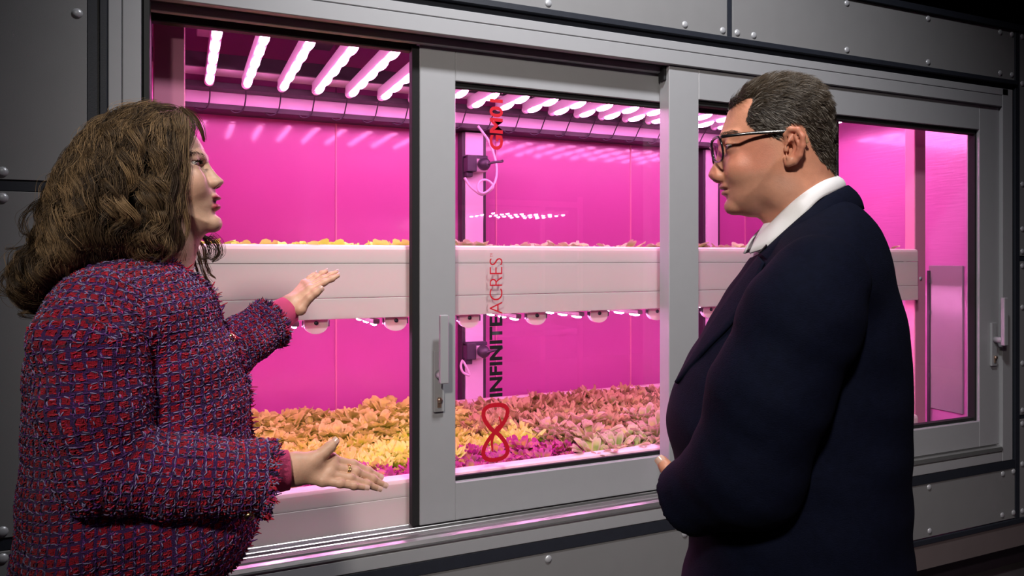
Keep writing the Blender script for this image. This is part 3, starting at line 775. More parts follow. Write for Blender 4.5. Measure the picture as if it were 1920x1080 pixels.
# cloth, skin and hair materials
def attr_mat(name, rough, sss=0.0, spec=0.4, bump=0.0, bscale=300, sheen=0.0, mot=0.0, sss_rad=(1, .35, .2)):
    m, nt, b = new_mat(name)
    at = nt.nodes.new('ShaderNodeAttribute'); at.attribute_name = 'col'
    tc = nt.nodes.new('ShaderNodeTexCoord'); nz = nt.nodes.new('ShaderNodeTexNoise'); nz.inputs['Scale'].default_value = 70; nz.inputs['Detail'].default_value = 5
    nt.links.new(tc.outputs['Object'], nz.inputs['Vector'])
    hs = nt.nodes.new('ShaderNodeHueSaturation'); mr = nt.nodes.new('ShaderNodeMapRange')
    mr.inputs['To Min'].default_value = 1-mot; mr.inputs['To Max'].default_value = 1+mot
    nt.links.new(nz.outputs['Fac'], mr.inputs['Value']); nt.links.new(mr.outputs[0], hs.inputs['Value'])
    nt.links.new(at.outputs['Color'], hs.inputs['Color']); nt.links.new(hs.outputs[0], b.inputs['Base Color'])
    b.inputs['Roughness'].default_value = rough; b.inputs['Specular IOR Level'].default_value = spec
    b.inputs['Subsurface Weight'].default_value = sss; b.inputs['Subsurface Radius'].default_value = sss_rad; b.inputs['Subsurface Scale'].default_value = 0.006
    b.inputs['Sheen Weight'].default_value = sheen
    if bump:
        n2 = nt.nodes.new('ShaderNodeTexNoise'); n2.inputs['Scale'].default_value = bscale; n2.inputs['Detail'].default_value = 2
        nt.links.new(tc.outputs['Object'], n2.inputs['Vector'])
        bp = nt.nodes.new('ShaderNodeBump'); bp.inputs['Strength'].default_value = bump; bp.inputs['Distance'].default_value = 0.001
        nt.links.new(n2.outputs['Fac'], bp.inputs['Height']); nt.links.new(bp.outputs['Normal'], b.inputs['Normal'])
    return m
M_SKIN = attr_mat('skin', 0.46, 0.12, 0.45, 0.25, 420, 0, 0.16)
M_HAIR = attr_mat('hair', 0.5, 0, 0.35)
M_YARN = attr_mat('tweed_yarn', 0.9, 0, 0.15, sheen=0.15)
M_EYE = attr_mat('eyeball', 0.08, 0, 0.6)
M_TROUSER = mat('trouser_cloth', (0.016, 0.012, 0.03), 0.8, 0, 0.2, 60, 0.2, 500)
M_CUFF = mat('pink_knit', (0.62, 0.06, 0.17), 0.75, 0, 0.08, 60, 0.5, 700, aniso=(3, 3, 0.3))
M_SHOE = mat('shoe_leather', (0.012, 0.011, 0.011), 0.3, 0, 0.1, 30)
M_GOLD = mat('gold', (0.85, 0.62, 0.28), 0.22, 1.0, 0.04, 60)
def tweed_mat():
    """woven check: red blocks crossed by navy and plum yarns, fine thread lines in relief"""
    m, nt, b = new_mat('bouclé_tweed'.replace('é', 'e')); N = nt.nodes; L = nt.links
    uv = N.new('ShaderNodeUVMap'); uv.uv_map = 'weave'
    nz = N.new('ShaderNodeTexNoise'); nz.inputs['Scale'].default_value = 90; L.new(uv.outputs[0], nz.inputs['Vector'])
    wob = N.new('ShaderNodeVectorMath'); wob.operation = 'MULTIPLY_ADD'; wob.inputs[1].default_value = (0.004,)*3
    L.new(nz.outputs['Color'], wob.inputs[0]); L.new(uv.outputs[0], wob.inputs[2])
    sp = N.new('ShaderNodeSeparateXYZ'); L.new(wob.outputs[0], sp.inputs[0])
    def mth(op, a, bb=None, v=None):
        n = N.new('ShaderNodeMath'); n.operation = op
        for i, q in enumerate([a, bb]):
            if q is None: continue
            if isinstance(q, (int, float)): n.inputs[i].default_value = q
            else: L.new(q, n.inputs[i])
        return n.outputs[0]
    def tri(x, per, ph=0.0): return mth('ABSOLUTE', mth('SUBTRACT', mth('FRACT', mth('ADD', mth('DIVIDE', x, per), ph)), 0.5))
    P = 0.0165
    hu = mth('GREATER_THAN', tri(sp.outputs[0], P), 0.35); hv = mth('GREATER_THAN', tri(sp.outputs[1], P), 0.30)
    th_u = tri(sp.outputs[0], 0.0024); th_v = tri(sp.outputs[1], 0.0024)
    n3 = N.new('ShaderNodeTexNoise'); n3.inputs['Scale'].default_value = 420; L.new(uv.outputs[0], n3.inputs['Vector'])
    red = N.new('ShaderNodeMix'); red.data_type = 'RGBA'; red.inputs['A'].default_value = (0.16, 0.005, 0.018, 1); red.inputs['B'].default_value = (0.50, 0.014, 0.040, 1); L.new(n3.outputs['Fac'], red.inputs['Factor'])
    nav = N.new('ShaderNodeMix'); nav.data_type = 'RGBA'; nav.inputs['A'].default_value = (0.016, 0.010, 0.045, 1); nav.inputs['B'].default_value = (0.10, 0.03, 0.17, 1); L.new(n3.outputs['Fac'], nav.inputs['Factor'])
    mk = mth('MAXIMUM', hu, hv)
    mx = N.new('ShaderNodeMix'); mx.data_type = 'RGBA'; L.new(mk, mx.inputs['Factor']); L.new(red.outputs['Result'], mx.inputs['A']); L.new(nav.outputs['Result'], mx.inputs['B'])
    L.new(mx.outputs['Result'], b.inputs['Base Color']); b.inputs['Roughness'].default_value = 0.95; b.inputs['Specular IOR Level'].default_value = 0.1
    b.inputs['Sheen Weight'].default_value = 0.1
    ht = mth('ADD', mth('ADD', th_u, th_v), mth('MULTIPLY', n3.outputs['Fac'], 0.8))
    bp = N.new('ShaderNodeBump'); bp.inputs['Strength'].default_value = 0.9; bp.inputs['Distance'].default_value = 0.0016
    L.new(ht, bp.inputs['Height']); L.new(bp.outputs['Normal'], b.inputs['Normal'])
    return m
M_TWEED = tweed_mat()
YARN_COL = {'lav': (0.27, 0.23, 0.42), 'red': (0.52, 0.014, 0.042), 'dred': (0.26, 0.008, 0.026), 'plum': (0.13, 0.03, 0.20), 'navy': (0.025, 0.018, 0.07), 'rose': (0.50, 0.03, 0.16)}

def cyl_uv(v, f, uvv, per=None):
    """per-corner uv from per-vertex uv, unwrapping faces that straddle the seam"""
    q = uvv[f]
    if per:
        u = q[:, :, 0]; w = (u.max(1)-u.min(1)) > per*0.5
        u[w] = np.where(u[w] < 0, u[w]+per, u[w])
    return q.reshape(-1, 2)
NR = np.random.RandomState(11)
def yarn_floats(v, f, uvv, P=0.0165):
    """short floats of thick yarn lying on the weave -> polylines, radii, colours"""
    a, b, c, d = v[f[:, 0]], v[f[:, 1]], v[f[:, 2]], v[f[:, 3]]
    U = uvv[f]; cen = (a+b+c+d)/4; n = np.cross(c-a, d-b); n /= np.linalg.norm(n, axis=1)[:, None]+1e-12
    # surface directions of u and v
    e1, e2 = c-a, d-b; g1, g2 = U[:, 2]-U[:, 0], U[:, 3]-U[:, 1]; det = g1[:, 0]*g2[:, 1]-g1[:, 1]*g2[:, 0]; det = np.where(abs(det) < 1e-12, 1e-12, det)
    tu = (e1*g2[:, 1:2]-e2*g1[:, 1:2])/det[:, None]; tv = (-e1*g2[:, 0:1]+e2*g1[:, 0:1])/det[:, None]
    tu /= np.linalg.norm(tu, axis=1)[:, None]+1e-12; tv /= np.linalg.norm(tv, axis=1)[:, None]+1e-12
    Ps, Rs, Cs = [], [], []
    for (ou, ov, along, Ln, rd, colname, keep) in [(0.5, 0.0, 'u', 0.0088, 0.00108, 'lav', .9), (0.08, 0.5, 'v', 0.0072, 0.00105, 'lav', .8), (0.0, 0.0, 'u', 0.008, 0.0012, 'plum', .8), (0.9, 0.93, 'u', 0.007, 0.0009, 'lav', .4),
                                               (0.35, 0.38, 'u', 0.0065, 0.0011, 'red', .8), (0.62, 0.66, 'u', 0.0065, 0.0011, 'red', .8), (0.36, 0.68, 'v', 0.006, 0.0010, 'rose', .25), (0.66, 0.36, 'v', 0.006, 0.0010, 'dred', .8), (0.02, 0.25, 'v', 0.007, 0.0012, 'navy', .8), (0.0, 0.75, 'v', 0.007, 0.0012, 'plum', .6)]:
        A = np.floor(U[:, :, 0]/P-ou); B = np.floor(U[:, :, 1]/P-ov)
        hit = (A.max(1) > A.min(1)) & (B.max(1) > B.min(1)) & (A.max(1)-A.min(1) < 2) & (B.max(1)-B.min(1) < 2)
        I = np.where(hit)[0]; I = I[NR.rand(len(I)) < keep]; m = len(I)
        if not m: continue
        t = (tu if along == 'u' else tv)[I] + 0.35*NR.randn(m, 1)*(tv if along == 'u' else tu)[I]; t /= np.linalg.norm(t, axis=1)[:, None]
        L_ = Ln*(0.75+0.5*NR.rand(m, 1)); c0 = cen[I] + NR.randn(m, 3)*0.0006
        s = np.array([-.5, -.25, 0.12, .5]); hgt = np.array([-0.4, 0.8, 0.9, -0.5])
        Ps.append(c0[:, None, :] + t[:, None, :]*(s[None, :, None]*L_[:, None, :]) + n[I][:, None, :]*(hgt[None, :, None]*rd))
        Rs.append(np.tile(np.array([0.6, 1, 1, 0.6])*rd, (m, 1)))
        Cs.append(np.array(YARN_COL[colname])[None, :]*(0.55+0.8*NR.rand(m, 1)))
    return np.concatenate(Ps), np.concatenate(Rs), np.concatenate(Cs)
def fringe(path, outward, L=0.011, step=0.0016, rad=0.0015):
    """frayed yarn ends along an edge"""
    p = catmull(path, 12); seg = np.linalg.norm(np.diff(p, axis=0), axis=1); s = np.concatenate([[0], np.cumsum(seg)])
    n = int(s[-1]/step); q = np.stack([np.interp(np.linspace(0, s[-1], n), s, p[:, k]) for k in range(3)], 1)
    o = np.asarray(outward, float); o = np.broadcast_to(o, (n, 3)) if o.ndim == 1 else np.stack([np.interp(np.linspace(0, 1, n), np.linspace(0, 1, len(o)), o[:, k]) for k in range(3)], 1)
    o = o + NR.randn(n, 3)*0.25; o /= np.linalg.norm(o, axis=1)[:, None]
    l = L*(0.5+0.9*NR.rand(n, 1)); b = NR.randn(n, 3)*0.5
    t = np.array([-0.3, 0.25, 0.65, 1.0])
    P = q[:, None, :] + NR.randn(n, 1, 3)*0.0015 + o[:, None, :]*(t[None, :, None]*l[:, None, :]) + b[:, None, :]*(t[None, :, None]**2*l[:, None, :])
    names = ['red', 'plum', 'navy', 'rose', 'red', 'lav']; grp = (np.arange(n)//5 + NR.randint(0, 2, n)) % 6
    c = np.array([YARN_COL[names[g]] for g in grp])*(0.5+0.8*NR.rand(n, 1))
    return P, np.tile(np.array([1, 1, .9, .5])*rad, (n, 1)), c

def hand_field(V, fingers, wrist, palm_n, thick=0.55):
    """fingers: list of (points, radii); first is the thumb. palm_n: unit normal of the palm"""
    F = None
    for i, (p, r) in enumerate(fingers):
        c = chain(V, p, r, 0.004); F = c if F is None else smin(F, c, 0.0009)
    pal = None
    for (p, r) in fingers[1:]:
        c = cone(V, wrist, p[0], 0.0215, r[0]*1.15, (palm_n, 0.72)); pal = c if pal is None else smin(pal, c, 0.010)
    for k in range(1, len(fingers)-1):
        c = cone(V, fingers[k][0][0], fingers[k+1][0][0], fingers[k][1][0]*1.05, fingers[k+1][1][0]*1.05, (palm_n, 0.9)); pal = smin(pal, c, 0.008)
    tb = cone(V, wrist, fingers[0][0][0], 0.019, fingers[0][1][0]*1.2); pal = smin(pal, tb, 0.014)
    pal = smin(pal, cone(V, fingers[0][0][0], fingers[1][0][0], 0.009, 0.008), 0.012)
    F = smin(F, pal, 0.0045)
    for (p, r) in fingers[1:]:      # knuckles
        for q, rr in zip(p[1:3], r[1:3]): F = smin(F, ell(V, q, (rr*1.07,)*3), 0.004)
    return F

# ------------------------------------------------------------------ woman in the tweed jacket
WF = Frame(0.03, -0.57, (1, 0))
woman = empty('person', (0.03, -0.57, 0.0), 'woman with wavy brown hair in a red and purple tweed jacket, gesturing', 'person')
def wchild(name, me, parent=None):
    o = bpy.data.objects.new(name, me); C.objects.link(o)
    par = parent or woman; o.parent = par
    o.matrix_parent_inverse = (Matrix.Translation(woman.location)).inverted() if par is woman else Matrix.Identity(4)
    return o
SK_W = np.array([0.66, 0.41, 0.29])
P = WF.px
# --- head and neck
_hc = P(312, 340)[0]; _ha = -0.20
def HR(p):
    """turn the head a little towards the camera"""
    p = np.asarray(p, float); x = p[..., 0]-_hc; y = p[..., 1]; q = p.copy()
    q[..., 0] = _hc + x*math.cos(_ha)-y*math.sin(_ha); q[..., 1] = x*math.sin(_ha)+y*math.cos(_ha); return q
face = [(363, 250), (375, 266), (383, 281), (387, 292), (386, 302), (387, 318), (391, 335), (398, 350), (404, 358), (407, 366), (408, 376), (407, 388), (405, 398), (406, 405), (410, 414), (410, 424), (404, 432), (391, 437), (372, 444), (345, 440), (310, 432), (270, 412), (240, 388), (218, 350), (208, 310), (212, 270), (235, 235), (270, 216), (310, 212), (345, 226)]
lo = P(190, 560); hi = P(435, 195)
V = Vol((lo[0], -0.11, lo[2]), (hi[0], 0.11, hi[2]), 0.0023)
zz = V.ax[2]; zy = lambda y: P(380, y)[2]
Wz = np.interp(zz, [zy(460), zy(432), zy(400), zy(360), zy(320), zy(260), zy(205)], [0.046, 0.050, 0.057, 0.067, 0.074, 0.076, 0.074])
F = inflate(V, WF.poly(face, 0, 4), Wz, 0.098)
nose = [(387, 300), (396, 313), (408, 329), (419, 339), (420.5, 343), (417, 348.5), (408, 352), (398, 355), (388, 340), (382, 318)]
Wn = np.interp(zz, [zy(356), zy(347), zy(338), zy(320), zy(302)], [0.017, 0.0185, 0.0135, 0.0095, 0.010])
F = smin(F, inflate(V, WF.poly(nose, 0, 4), Wn, 0.0135), 0.007)
for s in (-1, 1):
    q = P(403, 346.5); F = smin(F, ell(V, (q[0], s*0.0125, q[2]), (0.0105, 0.0060, 0.0078)), 0.004)       # wing of the nose
    q = P(406.5, 353); F = smax(F, -ell(V, (q[0], s*0.0075, q[2]), (0.006, 0.0034, 0.0038), (0, 0.3, 0)), 0.002)
    q = P(384, 311); F = smax(F, -ell(V, (q[0], s*0.035, q[2]), (0.0185, 0.021, 0.0135)), 0.012)            # eye socket
    q = P(366.5, 313.5); F = smin(F, ell(V, (q[0], s*0.0325, q[2]), (0.0147,)*3), 0.006)                      # lids
    q = P(379, 313); F = smax(F, -ell(V, (q[0], s*0.0365, q[2]), (0.0135, 0.0135, 0.0050), (0, 0.10, 0)), 0.0018)   # lid opening
    q = P(378, 298.5); F = smin(F, cone(V, (q[0]+0.004, s*0.014, q[2]), (q[0]-0.013, s*0.042, q[2]+0.002), 0.0062, 0.0056), 0.010)  # brow
    q = P(372, 347); F = smin(F, ell(V, (q[0], s*0.038, q[2]), (0.019, 0.016, 0.020)), 0.022)
    q = P(301, 330); F = smin(F, ell(V, (q[0], s*0.075, q[2]), (0.016, 0.008, 0.030), (0, 0.15, s*0.3)), 0.006)
q = P(406.8, 371); F = smin(F, ell(V, (q[0], 0, q[2]), (0.0085, 0.0215, 0.0052), (0, 0.35, 0)), 0.003)         # lips, parted
q = P(406.5, 389.5); F = smin(F, ell(V, (q[0], 0, q[2]), (0.0080, 0.0200, 0.0062), (0, -0.3, 0)), 0.003)
q = P(412, 379.5); F = smax(F, -ell(V, (q[0], 0, q[2]), (0.014, 0.0185, 0.0042)), 0.002)
q = P(410, 403.5); F = smax(F, -ell(V, (q[0]+0.004, 0, q[2]), (0.006, 0.022, 0.0045)), 0.006)
q = P(404, 420); F = smin(F, ell(V, (q[0], 0, q[2]), (0.0115, 0.018, 0.0125)), 0.010)
neck = chain(V, [P(318, 400), P(312, 450), P(296, 560)], [0.050, 0.051, 0.058], 0.02)
F = smin(F, neck, 0.016)
v, f = nets(V, F)
# colouring: lips, warm cheeks, darker lids
cols = np.tile(SK_W, (len(v), 1))
def blob(cols, c, r, col, amt):
    d = np.sqrt((((v-np.asarray(c))/np.asarray(r))**2).sum(1)); w = (np.clip(1.4-d, 0, 0.4)/0.4*amt)[:, None]; cols[:] = cols*(1-w)+np.array(col)*w
LIP = (0.36, 0.030, 0.065)
for qx, qy, rz in [(411, 372.2, 0.0052), (411, 389.5, 0.0080)]:
    q = P(qx, qy); blob(cols, q, (0.013, 0.0205, rz), LIP, 0.95)
q = P(404, 380); blob(cols, (q[0], 0, q[2]), (0.010, 0.016, 0.005), (0.10, 0.012, 0.018), 0.9)
for s in (-1, 1):
    q = P(380, 352); blob(cols, (q[0], s*0.045, q[2]), (0.03, 0.03, 0.022), (0.64, 0.33, 0.24), 0.5)
    q = P(374, 307.5); blob(cols, (q[0], s*0.036, q[2]), (0.014, 0.016, 0.0035), (0.30, 0.15, 0.12), 0.8)
    q = P(374, 320); blob(cols, (q[0], s*0.036, q[2]), (0.012, 0.014, 0.004), (0.50, 0.27, 0.21), 0.7)
    q = P(406.5, 353); blob(cols, (q[0], s*0.0075, q[2]), (0.006, 0.004, 0.003), (0.12, 0.05, 0.04), 0.9)
body_v, body_f, body_c = [HR(v)], [f], [cols]; nbv = len(v)
def add_body(v, f, c):
    global nbv
    body_v.append(v); body_f.append(f+nbv); body_c.append(np.tile(c, (len(v), 1)) if np.ndim(c) == 1 else c); nbv += len(v)

# --- hands
def fgr(pts, r): return (WF.line(pts), r)
yN = -0.180   # near hand lies this far towards the camera
n_f = [fgr([(586, 864, yN-0.004), (608, 848, yN-0.002), (618, 839, yN-.001), (628, 829, yN)], [0.0135, 0.0108, 0.0100, 0.0074]),
       fgr([(622, 862, yN+.012), (662, 871, yN+.018), (690, 883, yN+.020), (711, 893, yN+.020)], [0.0088, 0.0081, 0.0071, 0.0056]),
       fgr([(622, 876, yN+.003), (667, 884.5, yN+.006), (699, 898, yN+.009), (719, 908.5, yN+.010)], [0.0088, 0.0082, 0.0072, 0.0057]),
       fgr([(616, 890, yN-.006), (657, 896.5, yN-.007), (688, 908, yN-.004), (708, 915.5, yN-.001)], [0.0084, 0.0078, 0.0069, 0.0055]),
       fgr([(606, 902, yN-.014), (638, 906.5, yN-.018), (664, 911, yN-.017), (684, 914, yN-.014)], [0.0080, 0.0070, 0.0062, 0.0050])]
wr = P(552, 880, yN)
allp = np.concatenate([np.array(p) for p, _ in n_f]+[[wr, P(470, 885, yN)]]); lo, hi = bbox(allp, 0.03)
V = Vol(lo, hi, 0.0016)
Fh = hand_field(V, n_f, wr, np.array([0.0, 1.0, 0.12])/np.linalg.norm([0, 1, .12]))
Fh = smin(Fh, cone(V, P(470, 886, yN), P(552, 880, yN-.002), 0.030, 0.0262, (np.array([0, 1.0, 0]), 0.74)), 0.016)
v, f = nets(V, Fh); hc = np.tile(SK_W*np.array([1.0, 0.95, 0.92]), (len(v), 1))
for pp, rr in n_f[1:]:
    for k in (0, 1, 2):
        q = pp[k]; d = np.linalg.norm(v-q, axis=1); w = np.clip(1-d/0.013, 0, 1)[:, None]*(0.45 if k else 0.3); hc = hc*(1-w)+np.array([0.60, 0.27, 0.20])*w
add_body(v, f, hc)
yF = 0.385
f_f = [fgr([(563, 580, yF-.016), (580, 559, yF-.022), (592, 549, yF-.025), (601, 542, yF-.027)], [0.0125, 0.0108, 0.0105, 0.0088]),
       fgr([(583, 543, yF+.002), (607, 530, yF+.004), (622, 523, yF+.005), (633, 517, yF+.006)], [0.0098, 0.0084, 0.0073, 0.0060]),
       fgr([(581, 537, yF+.022), (606, 523, yF+.026), (620, 515.5, yF+.028), (631, 510.5, yF+.029)], [0.0098, 0.0086, 0.0075, 0.0060]),
       fgr([(577, 533, yF+.040), (594, 521, yF+.046), (604, 513, yF+.048), (611, 509, yF+.049)], [0.0094, 0.0083, 0.0073, 0.0060]),
       fgr([(571, 531, yF+.056), (581, 522, yF+.063), (587, 517, yF+.066), (591, 514, yF+.067)], [0.0088, 0.0074, 0.0066, 0.0055])]
wrF = P(541, 578, yF+.012)
allp = np.concatenate([np.array(p) for p, _ in f_f]+[[wrF, P(500, 606, yF)]]); lo, hi = bbox(allp, 0.035)
V = Vol(lo, hi, 0.0018)
Fh = hand_field(V, f_f, wrF, np.array([0.50, -0.25, 0.83]))
Fh = smin(Fh, cone(V, P(495, 608, yF), P(545, 574, yF+.012), 0.031, 0.0275), 0.014)
v, f = nets(V, Fh); add_body(v, f, SK_W*np.array([1.0, 0.92, 0.88]))
# --- rest of the body, under the clothes
cxm = 0.5*(P(60, 1080)[0]+P(420, 1060)[0])
V = Vol((-0.42, -0.30, 0.0), (0.45, 0.55, 1.40), 0.012)
Fb = chain(V, [P(265, 570), P(255, 760), (cxm, 0, 0.92)], [0.085, 0.105, 0.125], 0.05)
for s in (-1, 1):
    Fb = smin(Fb, chain(V, [(cxm, s*0.08, 0.90), (cxm+0.01, s*0.085, 0.48), (cxm-0.01, s*0.085, 0.09)], [0.085, 0.055, 0.036], 0.03), 0.04)
    Fb = smin(Fb, chain(V, [(cxm-0.03, s*0.085, 0.06), (cxm+0.12, s*0.10, 0.035)], [0.032, 0.022], 0.02), 0.02)
    Fb = smin(Fb, cone(V, P(275, 545, s*0.04), P(200, 610, s*0.14), 0.04, 0.045), 0.03)
Fb = smin(Fb, chain(V, [P(190, 605, -0.15), P(200, 876, -0.186), P(541, 880, yN)], [0.045, 0.038, 0.024], 0.02), 0.02)
Fb = smin(Fb, chain(V, [P(230, 605, 0.15), P(365, 668, 0.235), P(541, 578, yF+.012)], [0.045, 0.036, 0.022], 0.02), 0.02)
v, f = nets(V, Fb); add_body(v, f, SK_W)
body = wchild('body', fmesh('body', WF, np.concatenate(body_v), np.concatenate(body_f), M_SKIN, np.concatenate(body_c)))
# --- eyes: ball with iris and pupil by direction
def eyeball(fr, c, r, look, iris, parent, who):
    bm = bmesh.new(); bmesh.ops.create_uvsphere(bm, u_segments=32, v_segments=24, radius=1.0)
    m = bpy.data.meshes.new('eye'); bm.to_mesh(m); bm.free()
    co = np.array([p.co[:] for p in m.vertices]); look = np.asarray(look, float); look /= np.linalg.norm(look)
    a = np.degrees(np.arccos(np.clip(co@look, -1, 1)))
    col = np.tile([0.5, 0.44, 0.41], (len(co), 1)); col[a < 29] = np.array(iris)*0.4; col[a < 26] = iris; col[a < 12] = (0.005, 0.005, 0.005)
    fac = np.array([list(p.vertices)+[p.vertices[0]]*(4-len(p.vertices)) for p in m.polygons])
    bpy.data.meshes.remove(m)
    return wchild('eye', fmesh('eye', fr, HR(np.asarray(c)+co*r), fac, M_EYE, col)) if who == 'w' else (fr, np.asarray(c)+co*r, fac, col)
for s in (-1, 1):
    q = P(366.5, 313.5); eyeball(WF, (q[0], s*0.0325, q[2]), 0.0126, (1, 0.0, 0.03), (0.10, 0.05, 0.03), None, 'w')
# brows and lashes
def hairs(base, dirs, L, rad, col, fr, name, bend=0.3, turn=None):
    n = len(base); t = np.linspace(0, 1, 4); b = NR.randn(n, 3)*bend*0.4
    Pn = base[:, None, :] + dirs[:, None, :]*(t[None, :, None]*L[:, None, None]) + b[:, None, :]*(t[None, :, None]**2*L[:, None, None])
    if turn: Pn = turn(Pn)
    return strands_mesh(name, fr, Pn, np.tile(np.array([1, 1, .8, .3])*rad, (n, 1)), np.tile(col, (n, 1))*(0.7+0.6*NR.rand(n, 1)), M_HAIR)
bs, ds = [], []
for s in (-1, 1):
    n = 120; t = NR.rand(n); q0, q1 = P(385.5, 297), P(360, 299.5); 
    b = np.stack([q0[0]+(q1[0]-q0[0])*t, s*(0.016+0.034*t**0.8), q0[2]+0.004*np.sin(t*2.6)+(q1[2]-q0[2])*t + NR.randn(n)*0.0013], 1); bs.append(b)
    ds.append(np.stack([-0.55+0*t, s*0.75+0*t, 0.35-0.5*t], 1))
Vh = Vol(*[np.array(a) for a in ((P(190, 560)[0], -0.11, P(190, 560)[2]), (P(435, 195)[0], 0.11, P(435, 195)[2]))], 0.0023)
bs = np.concatenate(bs); ds = np.concatenate(ds)
for _ in range(3):
    sd = sample(Vh, F, bs); bs = bs - grad(Vh, F, bs)*sd[:, None]
wchild('eyebrow', hairs(bs, ds/np.linalg.norm(ds, axis=1)[:, None], 0.006+0.003*NR.rand(len(bs)), 0.00026, (0.11, 0.065, 0.045), WF, 'eyebrow', turn=HR))['kind'] = 'stuff'
bs, ds, ls = [], [], []
for s in (-1, 1):
    n = 46; t = np.linspace(-1, 1, n); q = P(366.5, 313.5)
    az = t*0.75 + 0.28; el = 0.33*np.cos(t*1.3)
    d0 = np.stack([np.cos(az)*np.cos(el), s*np.sin(az)*np.cos(el), np.sin(el)], 1)
    bs.append(np.array([q[0], s*0.0325, q[2]]) + d0*0.0142); d1 = d0+np.array([0, 0, 0.35]); ds.append(d1); ls.append(np.full(n, 0.0075))
bs = np.concatenate(bs); ds = np.concatenate(ds)
wchild('eyelash', hairs(bs, ds/np.linalg.norm(ds, axis=1)[:, None], np.concatenate(ls), 0.00034, (0.01, 0.008, 0.008), WF, 'eyelash', turn=HR))['kind'] = 'stuff'
# --- fingernails and ring
def nail(fr, tip, prev, up, w, L, parent_fn):
    d = np.asarray(tip)-np.asarray(prev); d /= np.linalg.norm(d); up = np.asarray(up, float); up -= d*(up@d); up /= np.linalg.norm(up); sd = np.cross(d, up)
    v, fq = [], []
    for i in range(5):
        for j in range(5):
            a = (i/4-0.62)*L; b = (j/4*2-1); rr = w*1.0
            wd = rr*(0.86 if i in (0, 4) else 1.0)
            v.append(np.asarray(tip)+d*(a+0.0035)+sd*(wd*b)+up*(w*1.02*math.sqrt(max(0.0, 1.25-b*b*0.85))-0.0*a - (0.0009 if i == 0 else 0)))
    for i in range(4):
        for j in range(4): fq.append((i*5+j, i*5+j+1, (i+1)*5+j+1, (i+1)*5+j))
    return parent_fn('fingernail', fmesh('fingernail', fr, np.array(v), np.array(fq), M_NAIL))
M_NAIL = mat('fingernail', (0.74, 0.46, 0.38), 0.22, 0, 0.03, 50, coat=0.4)
for k, (pp, rr) in enumerate(n_f):
    nail(WF, pp[-1], pp[-2], (0, -1, 0.35) if k else (0.2, -0.55, 0.8), rr[-1]*0.92, 0.011, wchild)
for k, (pp, rr) in enumerate(f_f):
    nail(WF, pp[-1], pp[-2], (-0.5, 0.1, 0.83) if k else (0.1, -0.95, 0.25), rr[-1]*0.92, 0.010, wchild)
c = P(652, 881.8, yN+.0052); ax = np.array(n_f[2][0][1])-np.array(n_f[2][0][0]); ax /= np.linalg.norm(ax)
b1 = np.cross(ax, [0, 1, 0]); b1 /= np.linalg.norm(b1); b2 = np.cross(ax, b1)
for off in (-0.0016, 0.0016):
    ringp = [c+ax*off+0.0102*(math.cos(t)*b1+math.sin(t)*b2) for t in np.linspace(0, 2*math.pi, 29)]
    vv, ff = tube_arrays(ringp, 0.0014, 8, False); wchild('ring', fmesh('ring', WF, np.array(vv), np.array(ff), M_GOLD))

# --- jacket torso
tor = [(318, 478), (350, 492), (392, 535), (418, 590), (444, 650), (462, 715), (470, 780), (474, 850), (484, 930), (484, 965), (462, 1010), (425, 1050), (395, 1066), (300, 1085), (180, 1100), (60, 1110), (26, 1080), (30, 1000), (38, 900), (44, 820), (46, 730), (54, 650), (78, 585), (120, 535), (175, 500), (240, 478)]
tp = WF.poly(tor, 0, 5); lo2, hi2 = tp.min(0)-0.02, tp.max(0)+0.02
V = Vol((lo2[0], -0.25, lo2[1]), (hi2[0], 0.25, hi2[1]), 0.0055)
zy2 = lambda y: P(300, y)[2]
Wt = np.interp(V.ax[2], [zy2(1100), zy2(950), zy2(800), zy2(650), zy2(560), zy2(500), zy2(470)], [0.215, 0.205, 0.185, 0.182, 0.188, 0.165, 0.12])
Ft = inflate(V, tp, Wt, 0.135)
Ft = smin(Ft, cone(V, P(205, 570, -0.06), P(180, 610, -0.165), 0.075, 0.070), 0.05)     # shoulders
Ft = smin(Ft, cone(V, P(205, 570, 0.06), P(200, 600, 0.150), 0.075, 0.070), 0.05)
# folds running from the armhole to the front, soft
Xb, Yb, Zb = V.X, V.Y, V.Z
Ft = Ft + 0.0022*np.sin(34*(Zb+0.45*Xb)+6*Xb)*np.clip((Xb+0.1)/0.2, 0, 1) + 0.0015*np.sin(60*Zb-25*Xb)
Fn = chain(V, [P(322, 430), P(316, 485), P(305, 540)], [0.055, 0.060, 0.060], 0.02)
Ft = smax(Ft, -Fn, 0.006)                          # neck opening
Ft = np.maximum(Ft, P(300, 1092)[2]-V.Z)            # hem, cut level at the back
v, f = nets(V, Ft)
axx = 0.5*(lo2[0]+hi2[0])-0.02; RAD = 0.185
th = np.arctan2(v[:, 0]-axx, -(v[:, 1])) # seam faces away from camera
uvv = np.stack([th*RAD, v[:, 2]-0.16*v[:, 0]], 1)
jacket = wchild('jacket', fmesh('jacket', WF, v, f, M_TWEED, None, cyl_uv(v, f, uvv, 2*math.pi*RAD)))
jacket['label'] = 'red, navy and lavender woven tweed jacket with frayed edges'
near = (v[f[:, 0], 1] < 0.10); yr = [yarn_floats(v, f[near], uvv)]
